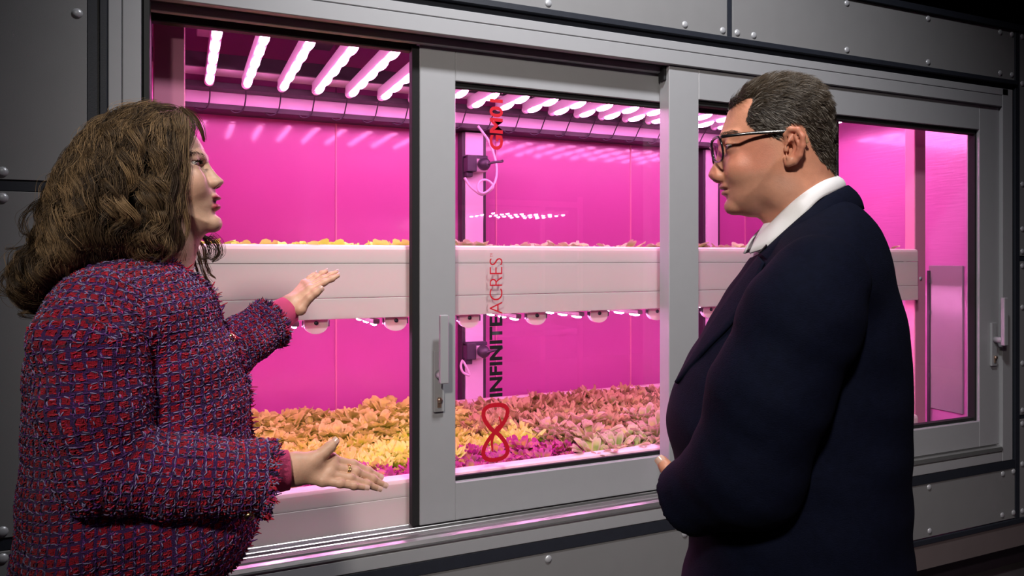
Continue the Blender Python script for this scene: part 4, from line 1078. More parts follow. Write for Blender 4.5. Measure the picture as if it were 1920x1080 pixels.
# --- sleeves
def sleeve(pts, rads, name, h=0.0050, wav=0.0):
    pts = [np.asarray(p) for p in pts]; lo, hi = bbox(pts, max(rads)+0.02); V = Vol(lo, hi, h)
    Fs = chain(V, pts, rads, 0.02)
    # open, flat end at the cuff
    d = pts[-1]-pts[-2]; d /= np.linalg.norm(d)
    Fs = np.maximum(Fs, (V.X-pts[-1][0])*d[0]+(V.Y-pts[-1][1])*d[1]+(V.Z-pts[-1][2])*d[2])
    if wav: Fs = Fs + wav*np.sin(58*V.Z+70*V.X+20*V.Y) + wav*0.7*np.sin(105*V.X-45*V.Z)
    v, f = nets(V, Fs)
    # uv along and round the arm
    best = np.full(len(v), 1e9); uu = np.zeros(len(v)); ww = np.zeros(len(v)); cum = 0
    for i in range(len(pts)-1):
        a, b = pts[i], pts[i+1]; e = b-a; L = np.linalg.norm(e); e = e/L; q = v-a; tt = q@e; tc = np.clip(tt, 0 if i else -1, L if i < len(pts)-2 else 9)
        r = q-tc[:, None]*e; dd = np.linalg.norm(r, axis=1)-np.interp(tc, [0, L], [rads[i], rads[i+1]])
        n1 = np.cross(e, [0, 1.0, 0]); n1 /= np.linalg.norm(n1); n2 = np.cross(e, n1)   # n2 ~ +-y
        an = np.arctan2(r@n1, -(r[:, 1])); m = dd < best-1e-6
        best[m] = dd[m]; uu[m] = (cum+tt)[m]; ww[m] = (an*0.070)[m]; cum += L
    uvv = np.stack([ww, uu], 1)
    return v, f, uvv
sN = [P(190, 585, -0.150), P(172, 640, -0.172), P(178, 760, -0.185), P(200, 876, -0.188), P(340, 893, -0.184), P(508, 897, -0.181)]
rN = [0.072, 0.083, 0.080, 0.072, 0.066, 0.0625]
v, f, uvv = sleeve(sN, rN, 'sleeve', 0.0050, 0.0016)
sl = wchild('sleeve', fmesh('sleeve', WF, v, f, M_TWEED, None, cyl_uv(v, f, uvv, 2*math.pi*0.07)), jacket)
yr.append(yarn_floats(v, f[v[f[:, 0], 1] < -0.13], uvv))
sF = [P(300, 610, 0.150), P(360, 670, 0.235), P(425, 658, 0.29), P(507, 607, 0.372)]
rF = [0.070, 0.066, 0.062, 0.060]
v, f, uvv = sleeve(sF, rF, 'sleeve', 0.0055, 0.0018)
wchild('sleeve', fmesh('sleeve', WF, v, f, M_TWEED, None, cyl_uv(v, f, uvv, 2*math.pi*0.07)), jacket)
yr.append(yarn_floats(v, f, uvv))
Pq = np.concatenate([a for a, _, _ in yr]); Rq = np.concatenate([b for _, b, _ in yr]); Cq = np.concatenate([c for _, _, c in yr])
tag(wchild('slub_yarn', strands_mesh('slub_yarn', WF, Pq, Rq, Cq, M_YARN, 4), jacket), kind='stuff')
# --- frayed edges
fl = []
def ring_pts(c, d, r, up=None, n=26):
    d = d/np.linalg.norm(d); a = np.cross(d, [0, 1, 0]); a /= np.linalg.norm(a); b = np.cross(d, a)
    return [c+r*(math.cos(t)*a+math.sin(t)*b) for t in np.linspace(0, 2*math.pi, n)]
for pts, r in ((sN, rN[-1]), (sF, rF[-1])):
    d = np.asarray(pts[-1])-np.asarray(pts[-2]); d = d/np.linalg.norm(d)
    for sh, ll in ((-0.003, 0.0055), (-0.010, 0.005)):
        rp = ring_pts(np.asarray(pts[-1])+d*sh, d, r+0.001); out = np.array([(q-(np.asarray(pts[-1])+d*sh))/r*0.5+d*0.9 for q in rp])
        fl.append(fringe(rp, out, ll, 0.0011))
def surf(V, F, p):
    p = np.array([p], float)
    for _ in range(4): p = p-grad(V, F, p)*sample(V, F, p)[:, None]
    return p[0]
VT, FT = V, None
V = Vol((lo2[0], -0.25, lo2[1]), (hi2[0], 0.25, hi2[1]), 0.0055)
front = [P(x, y, yl) for x, y, yl in [(330, 492, -0.062), (362, 512, -0.050), (396, 548, -0.035), (420, 600, -0.03), (446, 660, -0.03), (463, 720, -0.03), (470, 780, -0.03), (473, 850, -0.03), (483, 930, -0.035), (481, 968, -0.045), (459, 1012, -0.07), (423, 1050, -0.10), (390, 1066, -0.13)]]
fs = [surf(V, Ft, p) for p in front]
fl.append(fringe(fs, (0.9, -0.35, 0.1), 0.007, 0.0010)); fl.append(fringe([p+np.array([-0.006, -0.006, 0]) for p in fs], (0.5, -0.8, 0.1), 0.007, 0.0012)); fl.append(fringe([p+np.array([-0.012, -0.010, 0]) for p in fs], (0.4, -0.85, 0.1), 0.006, 0.0014))
nk = [P(x, y, yl) for x, y, yl in [(330, 492, -0.062), (300, 488, -0.075), (262, 480, -0.072), (235, 478, -0.04)]]
fl.append(fringe([surf(V, Ft, p) for p in nk], (0.3, -0.6, 0.7), 0.010, 0.0012))
Pq, Rq, Cq = [np.concatenate([a[i] for a in fl]) for i in range(3)]
tag(wchild('frayed_trim', strands_mesh('frayed_trim', WF, Pq, Rq, Cq, M_YARN, 4), jacket), kind='stuff')
# --- gold buttons
def button(c, n, r=0.0085):
    n = np.asarray(n, float); n /= np.linalg.norm(n); c = np.asarray(c); vv, ff = tube_arrays([c, c+n*0.003, c+n*0.0045], [r, r, r*0.6], 16)
    return fmesh('button', WF, np.array(vv), np.array([list(q) for q in ff if len(q) == 4]), M_GOLD)
for (x, y, yl, n) in [(441, 630, -0.052, (0.6, -0.8, 0.1)), (467, 968, -0.222, (0.1, -0.8, -0.5))]:
    q = P(x, y, yl); q = surf(V, Ft, q) if yl > -0.1 else q
    wchild('button', button(q, n), jacket)
# --- knitted cuffs
def cuff(a, b, ra, rb, name='blouse_cuff'):
    a, b = np.asarray(a), np.asarray(b); d = (b-a)/np.linalg.norm(b-a)
    path = [a, a+(b-a)*0.5, b, b-d*0.0015, a]; vv, ff = tube_arrays(path[:3], [ra, (ra+rb)/2, rb], 28, False)
    v2, f2 = tube_arrays([b, a], [rb-0.0025, ra-0.0025], 28, False); k = len(vv)
    vv = vv+v2; ff = ff+[tuple(i+k for i in q) for q in f2]
    r0 = 2*28; ff += [(r0+j, r0+(j+1) % 28, k+(j+1) % 28, k+j) for j in range(28)]
    return wchild(name, fmesh(name, WF, np.array(vv), np.array(ff), M_CUFF))
cuff(P(485, 888, -0.181), P(541, 881, yN), 0.0395, 0.0345); cuff(P(490, 614, 0.365), P(541, 581, yF+.010), 0.042, 0.0365)
# --- trousers and shoes
V = Vol((-0.45, -0.24, 0.05), (0.30, 0.24, 1.0), 0.011)
Fp = ell(V, (cxm, 0, 0.90), (0.17, 0.185, 0.16))
for s in (-1, 1): Fp = smin(Fp, chain(V, [(cxm, s*0.085, 0.86), (cxm+0.01, s*0.088, 0.48), (cxm-0.01, s*0.088, 0.07)], [0.105, 0.075, 0.062], 0.03), 0.03)
v, f = nets(V, np.maximum(Fp, 0.075-V.Z)); wchild('trousers', fmesh('trousers', WF, v, f, M_TROUSER))
for s in (-1, 1):
    V = Vol((-0.35, -0.22, -0.01), (0.40, 0.22, 0.14), 0.006)
    Fs = smin(chain(V, [(cxm-0.05, s*0.088, 0.045), (cxm+0.06, s*0.095, 0.04), (cxm+0.17, s*0.10, 0.028)], [0.040, 0.042, 0.030], 0.03), cone(V, (cxm-0.03, s*0.088, 0.05), (cxm-0.03, s*0.088, 0.09), 0.04, 0.04), 0.02)
    v, f = nets(V, np.maximum(Fs, 0.0-V.Z+0.001)); wchild('shoe', fmesh('shoe', WF, v, f, M_SHOE))

# --- hair: dark inner mass and layered wavy locks
hp = [(356, 242), (342, 216), (325, 203), (300, 198), (255, 203), (210, 222), (170, 250), (136, 298), (108, 345), (90, 395), (80, 440), (64, 470), (40, 498), (32, 528), (48, 552), (80, 562), (118, 543), (160, 526), (205, 503), (250, 494), (295, 490), (328, 474), (340, 450), (338, 420), (344, 380), (348, 330), (348, 290)]
hpl = WF.poly(hp, 0, 4); lo3, hi3 = hpl.min(0)-0.03, hpl.max(0)+0.03
V = Vol((lo3[0], -0.17, lo3[1]), (hi3[0], 0.17, hi3[1]), 0.004)
Wh = np.interp(V.ax[2], [P(200, 560)[2], P(200, 480)[2], P(200, 380)[2], P(200, 280)[2], P(200, 200)[2]], [0.095, 0.125, 0.126, 0.110, 0.09])
FH = inflate(V, hpl, Wh, 0.085)
facecut = ell(V, (P(420, 330)[0], 0, P(420, 350)[2]), (0.095, 0.062, 0.15)); FH = smax(FH, -facecut, 0.02)
lump = 0.006*np.sin(75*V.Z+40*V.X+np.sin(50*V.Y)*1.5)*np.sin(60*V.X-35*V.Z+20*V.Y)
v, f = nets(V, FH + lump + 0.017)
hair = wchild('hair', fmesh('hair', WF, v, f, M_HAIR, np.tile([0.014, 0.009, 0.006], (len(v), 1))))  # near-black colour stands in for the shade between locks
HV, _hf = nets(V, FH); HN = grad(V, FH, HV)
def resample(path, K):
    n, k, _ = path.shape; t = np.linspace(0, k-1, K); i = np.minimum(t.astype(int), k-2); f_ = (t-i)[None, :, None]
    p0 = path[:, np.maximum(i-1, 0)]; p1 = path[:, i]; p2 = path[:, i+1]; p3 = path[:, np.minimum(i+2, k-1)]
    return 0.5*(2*p1+(p2-p0)*f_+(2*p0-5*p1+4*p2-p3)*f_**2+(3*p1-p0-3*p2+p3)*f_**3)
def grow(path, per, R, width, rad, tone_r, K):
    """a lock of strands round each guide: flat ribbon-like bundle that gathers towards its tip"""
    g = resample(path, K); n = len(g); T = np.gradient(g, axis=1); T /= np.linalg.norm(T, axis=2, keepdims=True)+1e-9
    G = grad(V, FH, g.reshape(-1, 3)).reshape(g.shape); S = np.cross(G, T); S /= np.linalg.norm(S, axis=2, keepdims=True)+1e-9
    t = np.linspace(0, 1, K)[None, None, :]
    w = width*(0.7+0.7*R.rand(n, 1, 1)); a = R.randn(n, per, 1)*0.5; b = R.randn(n, per, 1)*0.22
    env = np.interp(t, [0, .25, .7, 1], [0.75, 1.0, 0.75, 0.35]); ph = R.rand(n, per, 1)*6.28
    wob = 0.10*np.sin(t*R.uniform(4, 11, (n, per, 1))+ph)
    P_ = g[:, None] + S[:, None]*((a+wob)*w*env)[..., None] + G[:, None]*((b+wob*0.5)*w*env)[..., None]
    cut = 0.82+0.18*R.rand(n, per, 1)
    tone = np.clip(R.rand(n, 1)*0.75 + R.randn(n, per)*0.16, 0, 1)*(tone_r[1]-tone_r[0])+tone_r[0]
    c = np.array([0.036, 0.021, 0.012])*(1-tone[..., None]) + np.array([0.52, 0.335, 0.17])*tone[..., None]**1.5
    rr = rad*(0.7+0.6*R.rand(n, per, 1))*np.interp(t, [0, .1, .8, 1], [.6, 1, .9, .2])
    return P_.reshape(-1, K, 3), np.broadcast_to(rr, (n, per, K)).reshape(-1, K), c.reshape(-1, 3)
def locks(ncl, per, region, seed, L0, L1, k=15, lift=0.004, amp=0.012, wl=0.082, width=0.014, rad=0.00034, part=(335, 204), tone=(0, 1), K=None, curl=0.0):
    R = np.random.RandomState(seed); idx = np.where(region(HV, HN))[0]; p = HV[R.choice(idx, ncl)].copy()
    p0 = P(part[0], part[1]); p0 = np.array([p0[0], 0.0, p0[2]]); off = R.randn(ncl)*lift
    st = (L0+(L1-L0)*R.rand(ncl))/(k-1); ph = R.rand(ncl)*6.28; w_l = wl*(0.75+0.6*R.rand(ncl)); am = amp*(0.6+0.8*R.rand(ncl)); dist = np.zeros(ncl)
    jit = R.randn(ncl, 3)*0.25; path = np.zeros((ncl, k, 3)); pf = None
    for q in range(k):
        for _ in range(2):
            d = sample(V, FH, p)-off; G = grad(V, FH, p, 0.012); p = p - G*np.clip(d, -0.015, 0.015)[:, None]*0.6
        rel = p-p0; rel[:, 1] *= 0.6; rel /= np.linalg.norm(rel, axis=1)[:, None]+1e-6
        far = np.clip(np.linalg.norm(p-p0, axis=1)/0.17, 0, 1)[:, None]
        flow = rel*(1.2-0.5*far) + np.array([-0.10, 0, -1.0])*(0.1+0.9*far) + jit
        flow -= G*(flow*G).sum(1)[:, None]; flow /= np.linalg.norm(flow, axis=1)[:, None]+1e-6
        if pf is not None: flow = flow*0.5+pf*0.5; flow /= np.linalg.norm(flow, axis=1)[:, None]+1e-6
        pf = flow; side = np.cross(G, flow); t = q/(k-1); ramp = min(1, 0.2+1.2*t)*(1+curl*t)
        path[:, q] = p + side*(am*ramp*np.sin(dist/w_l*6.28+ph))[:, None] + G*(am*0.6*ramp*np.cos(dist/w_l*6.28+ph))[:, None]
        p = p + flow*st[:, None]; dist = dist+st
    return grow(path, per, R, width, rad, tone, K or int(k*1.9))
allr = lambda v_, n_: (v_[:, 1] < 0.11)
top = lambda v_, n_: (v_[:, 2] > P(200, 285)[2]) & (v_[:, 1] < 0.12)
lowr = lambda v_, n_: (v_[:, 2] < P(200, 390)[2]) & (v_[:, 1] < 0.10)
sets = [locks(120, 40, top, 3, 0.18, 0.32, 18, -0.002, amp=0.014), locks(230, 34, allr, 5, 0.10, 0.19, 14, 0.003, amp=0.016, wl=0.075), locks(110, 26, lowr, 9, 0.06, 0.13, 13, 0.006, amp=0.016, wl=0.062, curl=0.5),
        locks(40, 26, lowr, 29, 0.06, 0.11, 13, 0.008, amp=0.018, wl=0.055, curl=0.8, tone=(0.3, 1)), locks(120, 4, allr, 15, 0.10, 0.22, 16, 0.008, amp=0.014, width=0.02, rad=0.00028, tone=(0.3, 1))]
for i, (a, b, c) in enumerate(sets): wchild('lock', strands_mesh('lock', WF, a, b, c, M_HAIR, 3), hair)['kind'] = 'stuff'
# curls of the far side hanging over the other shoulder, and locks beside the cheek
def free_locks(guides, per, seed, width, rad=0.00036, tone=(0.1, 0.8)):
    R = np.random.RandomState(seed); gs = []
    for g in guides:
        q = catmull(WF.line(g), 6); s_ = np.linspace(0, len(q)-1, 16); gs.append(np.stack([np.interp(s_, np.arange(len(q)), q[:, j]) for j in range(3)], 1))
    return grow(np.array(gs), per, R, width, rad, tone, 30)
G1 = [[(372, 440, .05), (392, 446, .055), (408, 456, .06), (412, 474, .06), (402, 486, .055), (385, 484, .05)],
      [(365, 445, .05), (380, 462, .06), (384, 485, .06), (392, 510, .055), (405, 522, .06)],
      [(360, 445, .04), (370, 470, .05), (378, 500, .05), (390, 530, .05), (396, 548, .05)],
      [(376, 438, .05), (388, 455, .055), (394, 472, .06), (384, 486, .05), (372, 482, .05)],
      [(358, 450, .03), (362, 480, .04), (372, 515, .045), (380, 540, .05), (388, 556, .05)],
      [(380, 440, .06), (400, 452, .065), (410, 472, .06), (398, 492, .06)]]
G2 = [[(348, 222, -.05), (345, 248, -.066), (343, 290, -.074), (346, 325, -.078), (340, 362, -.08), (346, 398, -.078), (352, 430, -.07), (340, 462, -.07)],
      [(343, 214, -.05), (338, 250, -.074), (332, 300, -.084), (338, 345, -.09), (326, 390, -.092), (335, 430, -.088), (324, 478, -.085)],
      [(336, 210, -.05), (328, 255, -.082), (334, 300, -.092), (318, 350, -.10), (326, 400, -.102), (310, 440, -.10), (326, 470, -.098), (303, 492, -.095)],
      [(330, 208, -.05), (314, 255, -.09), (322, 300, -.10), (306, 345, -.108), (316, 390, -.112), (296, 430, -.112), (314, 462, -.108), (288, 490, -.10)],
      [(344, 235, -.07), (336, 280, -.082), (329, 330, -.088), (336, 372, -.092), (328, 415, -.092), (334, 455, -.088)],
      [(326, 240, -.08), (321, 290, -.098), (329, 340, -.102), (319, 385, -.106), (325, 430, -.104), (314, 480, -.098)],
      [(334, 240, -.066), (342, 285, -.076), (335, 335, -.083), (342, 378, -.084), (334, 420, -.084), (344, 452, -.078), (332, 474, -.075)],
      [(350, 228, -.046), (350, 256, -.056), (347, 285, -.066), (352, 318, -.07), (345, 350, -.072)],
      [(340, 203, -.01), (360, 224, -.03), (362, 246, -.045), (352, 275, -.06), (344, 310, -.072)],
      [(340, 203, 0.0), (362, 219, 0.02), (377, 242, 0.035), (383, 266, 0.045)],
      [(338, 202, 0.01), (358, 212, 0.03), (374, 232, 0.045), (384, 262, 0.055)]]
for G_, per, sd in ((G1, 30, 4), (G2, 46, 6)):
    a, b, c = free_locks(G_, per, sd, 0.011 if sd == 6 else 0.009)
    wchild('lock', strands_mesh('lock', WF, a, b, c, M_HAIR, 3), hair)['kind'] = 'stuff'

# ------------------------------------------------------------------ man in the navy blazer
MF = Frame(0.944, -1.108, (-0.813, 0.581))
man = empty('person', (0.944, -1.108, 0.0), 'man with glasses and short dark hair in a navy blazer, seen from the side', 'person')
def mchild(name, me, parent=None):
    o = bpy.data.objects.new(name, me); C.objects.link(o); par = parent or man; o.parent = par
    o.matrix_parent_inverse = Matrix.Translation(man.location).inverted() if par is man else Matrix.Identity(4)
    return o
Q = MF.px
SK_M = np.array([0.63, 0.285, 0.185])
M_NAVY = mat('navy_suiting', (0.0028, 0.0042, 0.0145), 0.85, 0, 0.35, 90, 0.55, 260, spec=0.10, aniso=(1, 1, 5))
M_SHIRT = mat('white_shirt_cotton', (0.80, 0.80, 0.84), 0.8, 0, 0.03, 40, 0.25, 900)
M_GLBLACK = mat('spectacle_acetate', (0.010, 0.010, 0.012), 0.18, 0, 0.1, 40, coat=0.5)
M_HORN = mat('temple_tip_tan', (0.42, 0.25, 0.14), 0.3, 0, 0.1, 40)
M_LENS = glass_mat('spectacle_lens', (0.97, 0.96, 0.98), 0.9)
head = [(1368, 205), (1357, 232), (1351, 250), (1350, 262), (1352, 280), (1353, 300), (1352, 318), (1352, 335), (1353, 347), (1356, 357), (1359, 367), (1361, 377), (1367, 389), (1380, 400), (1405, 407), (1430, 406), (1460, 400), (1505, 390), (1545, 355), (1562, 310), (1566, 255), (1560, 215), (1543, 186), (1513, 166), (1470, 157), (1425, 163), (1390, 181)]
c0, c1 = Q(1320, 470), Q(1610, 130)
lo = np.minimum(c0, c1); hi = np.maximum(c0, c1)
VM = V = Vol((lo[0]-0.01, -0.115, lo[2]), (hi[0]+0.01, 0.125, hi[2]), 0.0023)
zy = lambda y: Q(1450, y)[2]
Wz = np.interp(V.ax[2], [zy(440), zy(405), zy(370), zy(330), zy(280), zy(220), zy(150)], [0.058, 0.064, 0.070, 0.074, 0.077, 0.079, 0.076])
F = inflate(V, MF.poly(head, 0, 4), Wz, 0.116)
nose = [(1351, 272), (1342, 299), (1329, 324), (1329, 331), (1336, 338), (1349, 341), (1358, 330), (1360, 300), (1358, 276)]
Wn = np.interp(V.ax[2], [zy(341), zy(333), zy(322), zy(300), zy(275)], [0.019, 0.022, 0.018, 0.0125, 0.012])
F = smin(F, inflate(V, MF.poly(nose, 0, 4), Wn, 0.015), 0.008)
for s in (-1, 1):
    q = Q(1349, 333); F = smin(F, ell(V, (q[0], s*0.0145, q[2]), (0.0115, 0.0065, 0.0085)), 0.004)
    q = Q(1345, 338.5); F = smax(F, -ell(V, (q[0], s*0.0085, q[2]), (0.006, 0.0035, 0.004)), 0.002)
    q = Q(1352, 277); F = smax(F, -ell(V, (q[0]+0.004, s*0.036, q[2]), (0.019, 0.021, 0.0135)), 0.012)
    q = Q(1372, 280); F = smin(F, ell(V, (q[0], s*0.0335, q[2]), (0.0150,)*3), 0.006)
    q = Q(1357, 281); F = smax(F, -ell(V, (q[0], s*0.038, q[2]), (0.0135, 0.0135, 0.0036)), 0.0018)
    q = Q(1356, 262); F = smin(F, cone(V, (q[0]+0.001, s*0.014, q[2]-0.001), (q[0]-0.017, s*0.044, q[2]), 0.0070, 0.0066), 0.010)
    q = Q(1378, 320); F = smin(F, ell(V, (q[0]-0.004, s*0.036, q[2]), (0.017, 0.014, 0.018)), 0.02)
    # jaw corner
    q = Q(1470, 365); F = smin(F, ell(V, (q[0], s*0.048, q[2]), (0.030, 0.016, 0.026)), 0.025)
    # ear
    e = lambda x, y, yl: Q(x, y, yl)*np.array([1, s, 1])
    def E_(x, y, yl):
        p = Q(x, y, yl); return np.array([p[0], s*yl, p[2]])
    helix = [E_(1475, 268, .076), E_(1473, 252, .082), E_(1482, 242, .090), E_(1496, 243, .096), E_(1505, 256, .098), E_(1506, 273, .096), E_(1500, 291, .090), E_(1490, 302, .084), E_(1478, 306, .079), E_(1473, 298, .077)]
    disc = ell(V, E_(1489, 274, .083), (0.0145, 0.0048, 0.031), (0, -0.18, s*0.42))
    F = smin(F, disc, 0.006)
    F = smin(F, chain(V, helix, [0.0035, 0.0040, 0.0043, 0.0043, 0.0042, 0.0042, 0.0045, 0.0055, 0.0058, 0.0040], 0.003), 0.0035)
    F = smin(F, chain(V, [E_(1491, 254, .092), E_(1497, 270, .092), E_(1491, 288, .087)], [0.003, 0.0036, 0.003], 0.002), 0.003)
    F = smax(F, -ell(V, E_(1484, 279, .089), (0.0075, 0.0095, 0.0125), (0, -0.15, 0)), 0.003)
    F = smin(F, ell(V, E_(1474, 279, .080), (0.0045, 0.004, 0.0065)), 0.003)
q = Q(1356, 351); F = smin(F, ell(V, (q[0]-0.001, 0, q[2]), (0.0080, 0.0235, 0.0048)), 0.004)
q = Q(1360, 362); F = smin(F, ell(V, (q[0]-0.001, 0, q[2]), (0.0080, 0.0210, 0.0055)), 0.004)
q = Q(1355, 356.5); F = smax(F, -ell(V, (q[0]-0.003, 0, q[2]), (0.015, 0.0255, 0.0014)), 0.002)
q = Q(1361, 374); F = smax(F, -ell(V, (q[0]+0.006, 0, q[2]), (0.007, 0.022, 0.005)), 0.006)
neck = chain(V, [Q(1492, 335), Q(1508, 400), Q(1530, 480)], [0.058, 0.061, 0.066], 0.02)
F = smin(F, neck, 0.018); q = Q(1373, 389); F = smin(F, ell(V, (q[0], 0, q[2]), (0.012, 0.021, 0.011)), 0.010)
FMH = F
v, f = nets(V, F)
cols = np.tile(SK_M, (len(v), 1))
for qx, qy, rz in [(1354, 351, 0.0048), (1358, 362, 0.0055)]:
    q = Q(qx, qy); blob(cols, (q[0]+0.001, 0, q[2]), (0.014, 0.022, rz), (0.42, 0.12, 0.10), 0.7)
q = Q(1354, 356.5); blob(cols, (q[0], 0, q[2]), (0.013, 0.024, 0.0014), (0.14, 0.03, 0.025), 0.8)
for s in (-1, 1):
    q = Q(1489, 272); blob(cols, (q[0], s*0.088, q[2]), (0.02, 0.014, 0.036), (0.66, 0.22, 0.15), 0.55)
    q = Q(1400, 300); blob(cols, (q[0], s*0.05, q[2]), (0.035, 0.04, 0.026), (0.64, 0.23, 0.16), 0.55)
    q = Q(1410, 365); blob(cols, (q[0], s*0.05, q[2]), (0.060, 0.055, 0.030), (0.42, 0.225, 0.165), 0.5)     # shaved beard
    q = Q(1352, 290); blob(cols, (q[0]-0.006, s*0.035, q[2]), (0.018, 0.020, 0.006), (0.44, 0.19, 0.14), 0.6)
q = Q(1335, 328); blob(cols, q, (0.012, 0.02, 0.012), (0.66, 0.24, 0.17), 0.5)
mask_px = [(1350, 205), (1368, 150), (1416, 120), (1460, 112), (1520, 120), (1570, 150), (1600, 190), (1605, 300), (1590, 330), (1566, 319), (1540, 300), (1524, 282), (1513, 258), (1503, 240), (1488, 234), (1472, 242), (1460, 262), (1449, 263), (1441, 254), (1420, 250), (1406, 240), (1399, 229), (1404, 206), (1412, 184), (1396, 182)]
mp = catmull([Q(x, y, 0.055)[[0, 2]] for x, y in mask_px], 3, True)
def in_poly(p2, poly):
    ins = np.zeros(len(p2), bool)
    for i in range(len(poly)):
        a, b = poly[i-1], poly[i]; ins ^= ((a[1] > p2[:, 1]) != (b[1] > p2[:, 1])) & (p2[:, 0] < (b[0]-a[0])*(p2[:, 1]-a[1])/(b[1]-a[1]+1e-12)+a[0])
    return ins
earz = (np.abs(v[:, 1]) > 0.0795) & (v[:, 2] < Q(1490, 236, .08)[2]) & (v[:, 0] > Q(1512, 270, .08)[0]) & (v[:, 0] < Q(1466, 270, .08)[0])
sc_ = in_poly(v[:, [0, 2]], mp) & ~earz
cols[sc_] = np.array([0.035, 0.026, 0.020])
body_v, body_f, body_c = [v], [f], [cols]; nbv = len(v); hv, hm = v, sc_
# near hand, thumb up, and the other hand it clasps
def mg(pts, r): return ([Q(*p) for p in pts], r)
m_f = [mg([(1268, 905, .090), (1257, 887, .080), (1249, 876, .076), (1241, 865, .072)], [0.0140, 0.0122, 0.0118, 0.0100]),
       mg([(1260, 905, .060), (1252, 918, .030), (1258, 930, .005), (1270, 934, -.008)], [0.0105, 0.0095, 0.0088, 0.0075]),
       mg([(1261, 925, .062), (1254, 936, .030), (1260, 946, .005), (1272, 950, -.008)], [0.0105, 0.0098, 0.0088, 0.0075]),
       mg([(1266, 942, .064), (1259, 952, .034), (1264, 960, .010), (1276, 963, -.004)], [0.0100, 0.0092, 0.0084, 0.0072]),
       mg([(1272, 956, .068), (1266, 966, .040), (1270, 973, .018), (1280, 976, .004)], [0.0092, 0.0082, 0.0074, 0.0064])]
wrM = Q(1300, 930, .120)
lo, hi = bbox(np.concatenate([np.array(p) for p, _ in m_f]+[[wrM, Q(1335, 930, .14)]]), 0.035); V = Vol(lo, hi, 0.002)
Fh = hand_field(V, m_f, wrM, np.array([0.8, 0.55, 0.2])/np.linalg.norm([.8, .55, .2])); Fh = smin(Fh, cone(V, Q(1335, 928, .14), wrM, 0.032, 0.029), 0.014)
v, f = nets(V, Fh); add_body(v, f, SK_M*np.array([1.05, 1.0, 1.0]))
o_f = [mg([(1275, 915, -.01), (1266, 898, .010), (1260, 890, .02), (1256, 884, .028)], [0.013, 0.0115, 0.011, 0.009])] + [mg([(1262+k*3, 925+k*13, -.03), (1256+k*3, 930+k*13, -.005), (1262+k*3, 934+k*13, .020), (1272+k*3, 936+k*13, .030)], [0.0100, 0.0092, 0.0084, 0.0070]) for k in range(4)]
wrO = Q(1300, 945, -.075)
lo, hi = bbox(np.concatenate([np.array(p) for p, _ in o_f]+[[wrO, Q(1335, 935, -.12)]]), 0.035); V = Vol(lo, hi, 0.0025)
Fh = hand_field(V, o_f, wrO, np.array([0.8, -0.55, 0.2])/np.linalg.norm([.8, .55, .2])); Fh = smin(Fh, cone(V, Q(1340, 932, -.125), wrO, 0.032, 0.029), 0.014)
v, f = nets(V, Fh); add_body(v, f, SK_M)
# torso, arms and legs under the clothes
ctr = 0.5*(Q(1285, 1075)[0]+Q(1712, 1075)[0])
V = Vol((ctr-0.42, -0.32, 0.0), (ctr+0.52, 0.34, 1.45), 0.012)
Fb = chain(V, [Q(1545, 480), Q(1500, 750), (ctr, 0, 0.92)], [0.10, 0.13, 0.135], 0.05)
for s in (-1, 1):
    Fb = smin(Fb, chain(V, [(ctr, s*0.09, 0.88), (ctr+0.01, s*0.10, 0.48), (ctr-0.01, s*0.10, 0.09)], [0.09, 0.06, 0.042], 0.03), 0.04)
    Fb = smin(Fb, chain(V, [(ctr-0.03, s*0.10, 0.06), (ctr+0.14, s*0.12, 0.035)], [0.036, 0.026], 0.02), 0.02)
    Fb = smin(Fb, chain(V, [Q(1545, 500, s*0.10), Q(1530, 545, s*0.175), Q(1420, 860, s*0.19), Q(1300, 930, s*0.115)], [0.05, 0.055, 0.045, 0.028], 0.02), 0.02)
v, f = nets(V, Fb); add_body(v, f, SK_M)
mbody = mchild('body', fmesh('body', MF, np.concatenate(body_v), np.concatenate(body_f), M_SKIN, np.concatenate(body_c)))
for s in (-1, 1):
    q = Q(1372, 280); fr_, co_, fa_, cl_ = eyeball(MF, (q[0], s*0.0335, q[2]), 0.0128, (1, 0, -0.12), (0.09, 0.10, 0.10), None, 'm')
    mchild('eye', fmesh('eye', fr_, co_, fa_, M_EYE, cl_))
nail(MF, m_f[0][0][-1], m_f[0][0][-2], (0.2, 0.95, 0.1), 0.0090, 0.013, mchild)
# brows
bs, ds = [], []
for s in (-1, 1):
    n = 120; t = NR.rand(n); q0, q1 = Q(1351, 257), Q(1376, 258)
    bs.append(np.stack([q0[0]+(q1[0]-q0[0])*t, s*(0.014+0.036*t**0.8), q0[2]+(q1[2]-q0[2])*t+NR.randn(n)*0.0018], 1)); ds.append(np.stack([-0.5+0*t, s*0.75+0*t, 0.3-0.5*t], 1))
bs = np.concatenate(bs); ds = np.concatenate(ds)
for _ in range(3): bs = bs - grad(VM, FMH, bs)*sample(VM, FMH, bs)[:, None]
mchild('eyebrow', hairs(bs, ds/np.linalg.norm(ds, axis=1)[:, None], 0.007+0.003*NR.rand(len(bs)), 0.00028, (0.11, 0.075, 0.05), MF, 'eyebrow'))['kind'] = 'stuff'
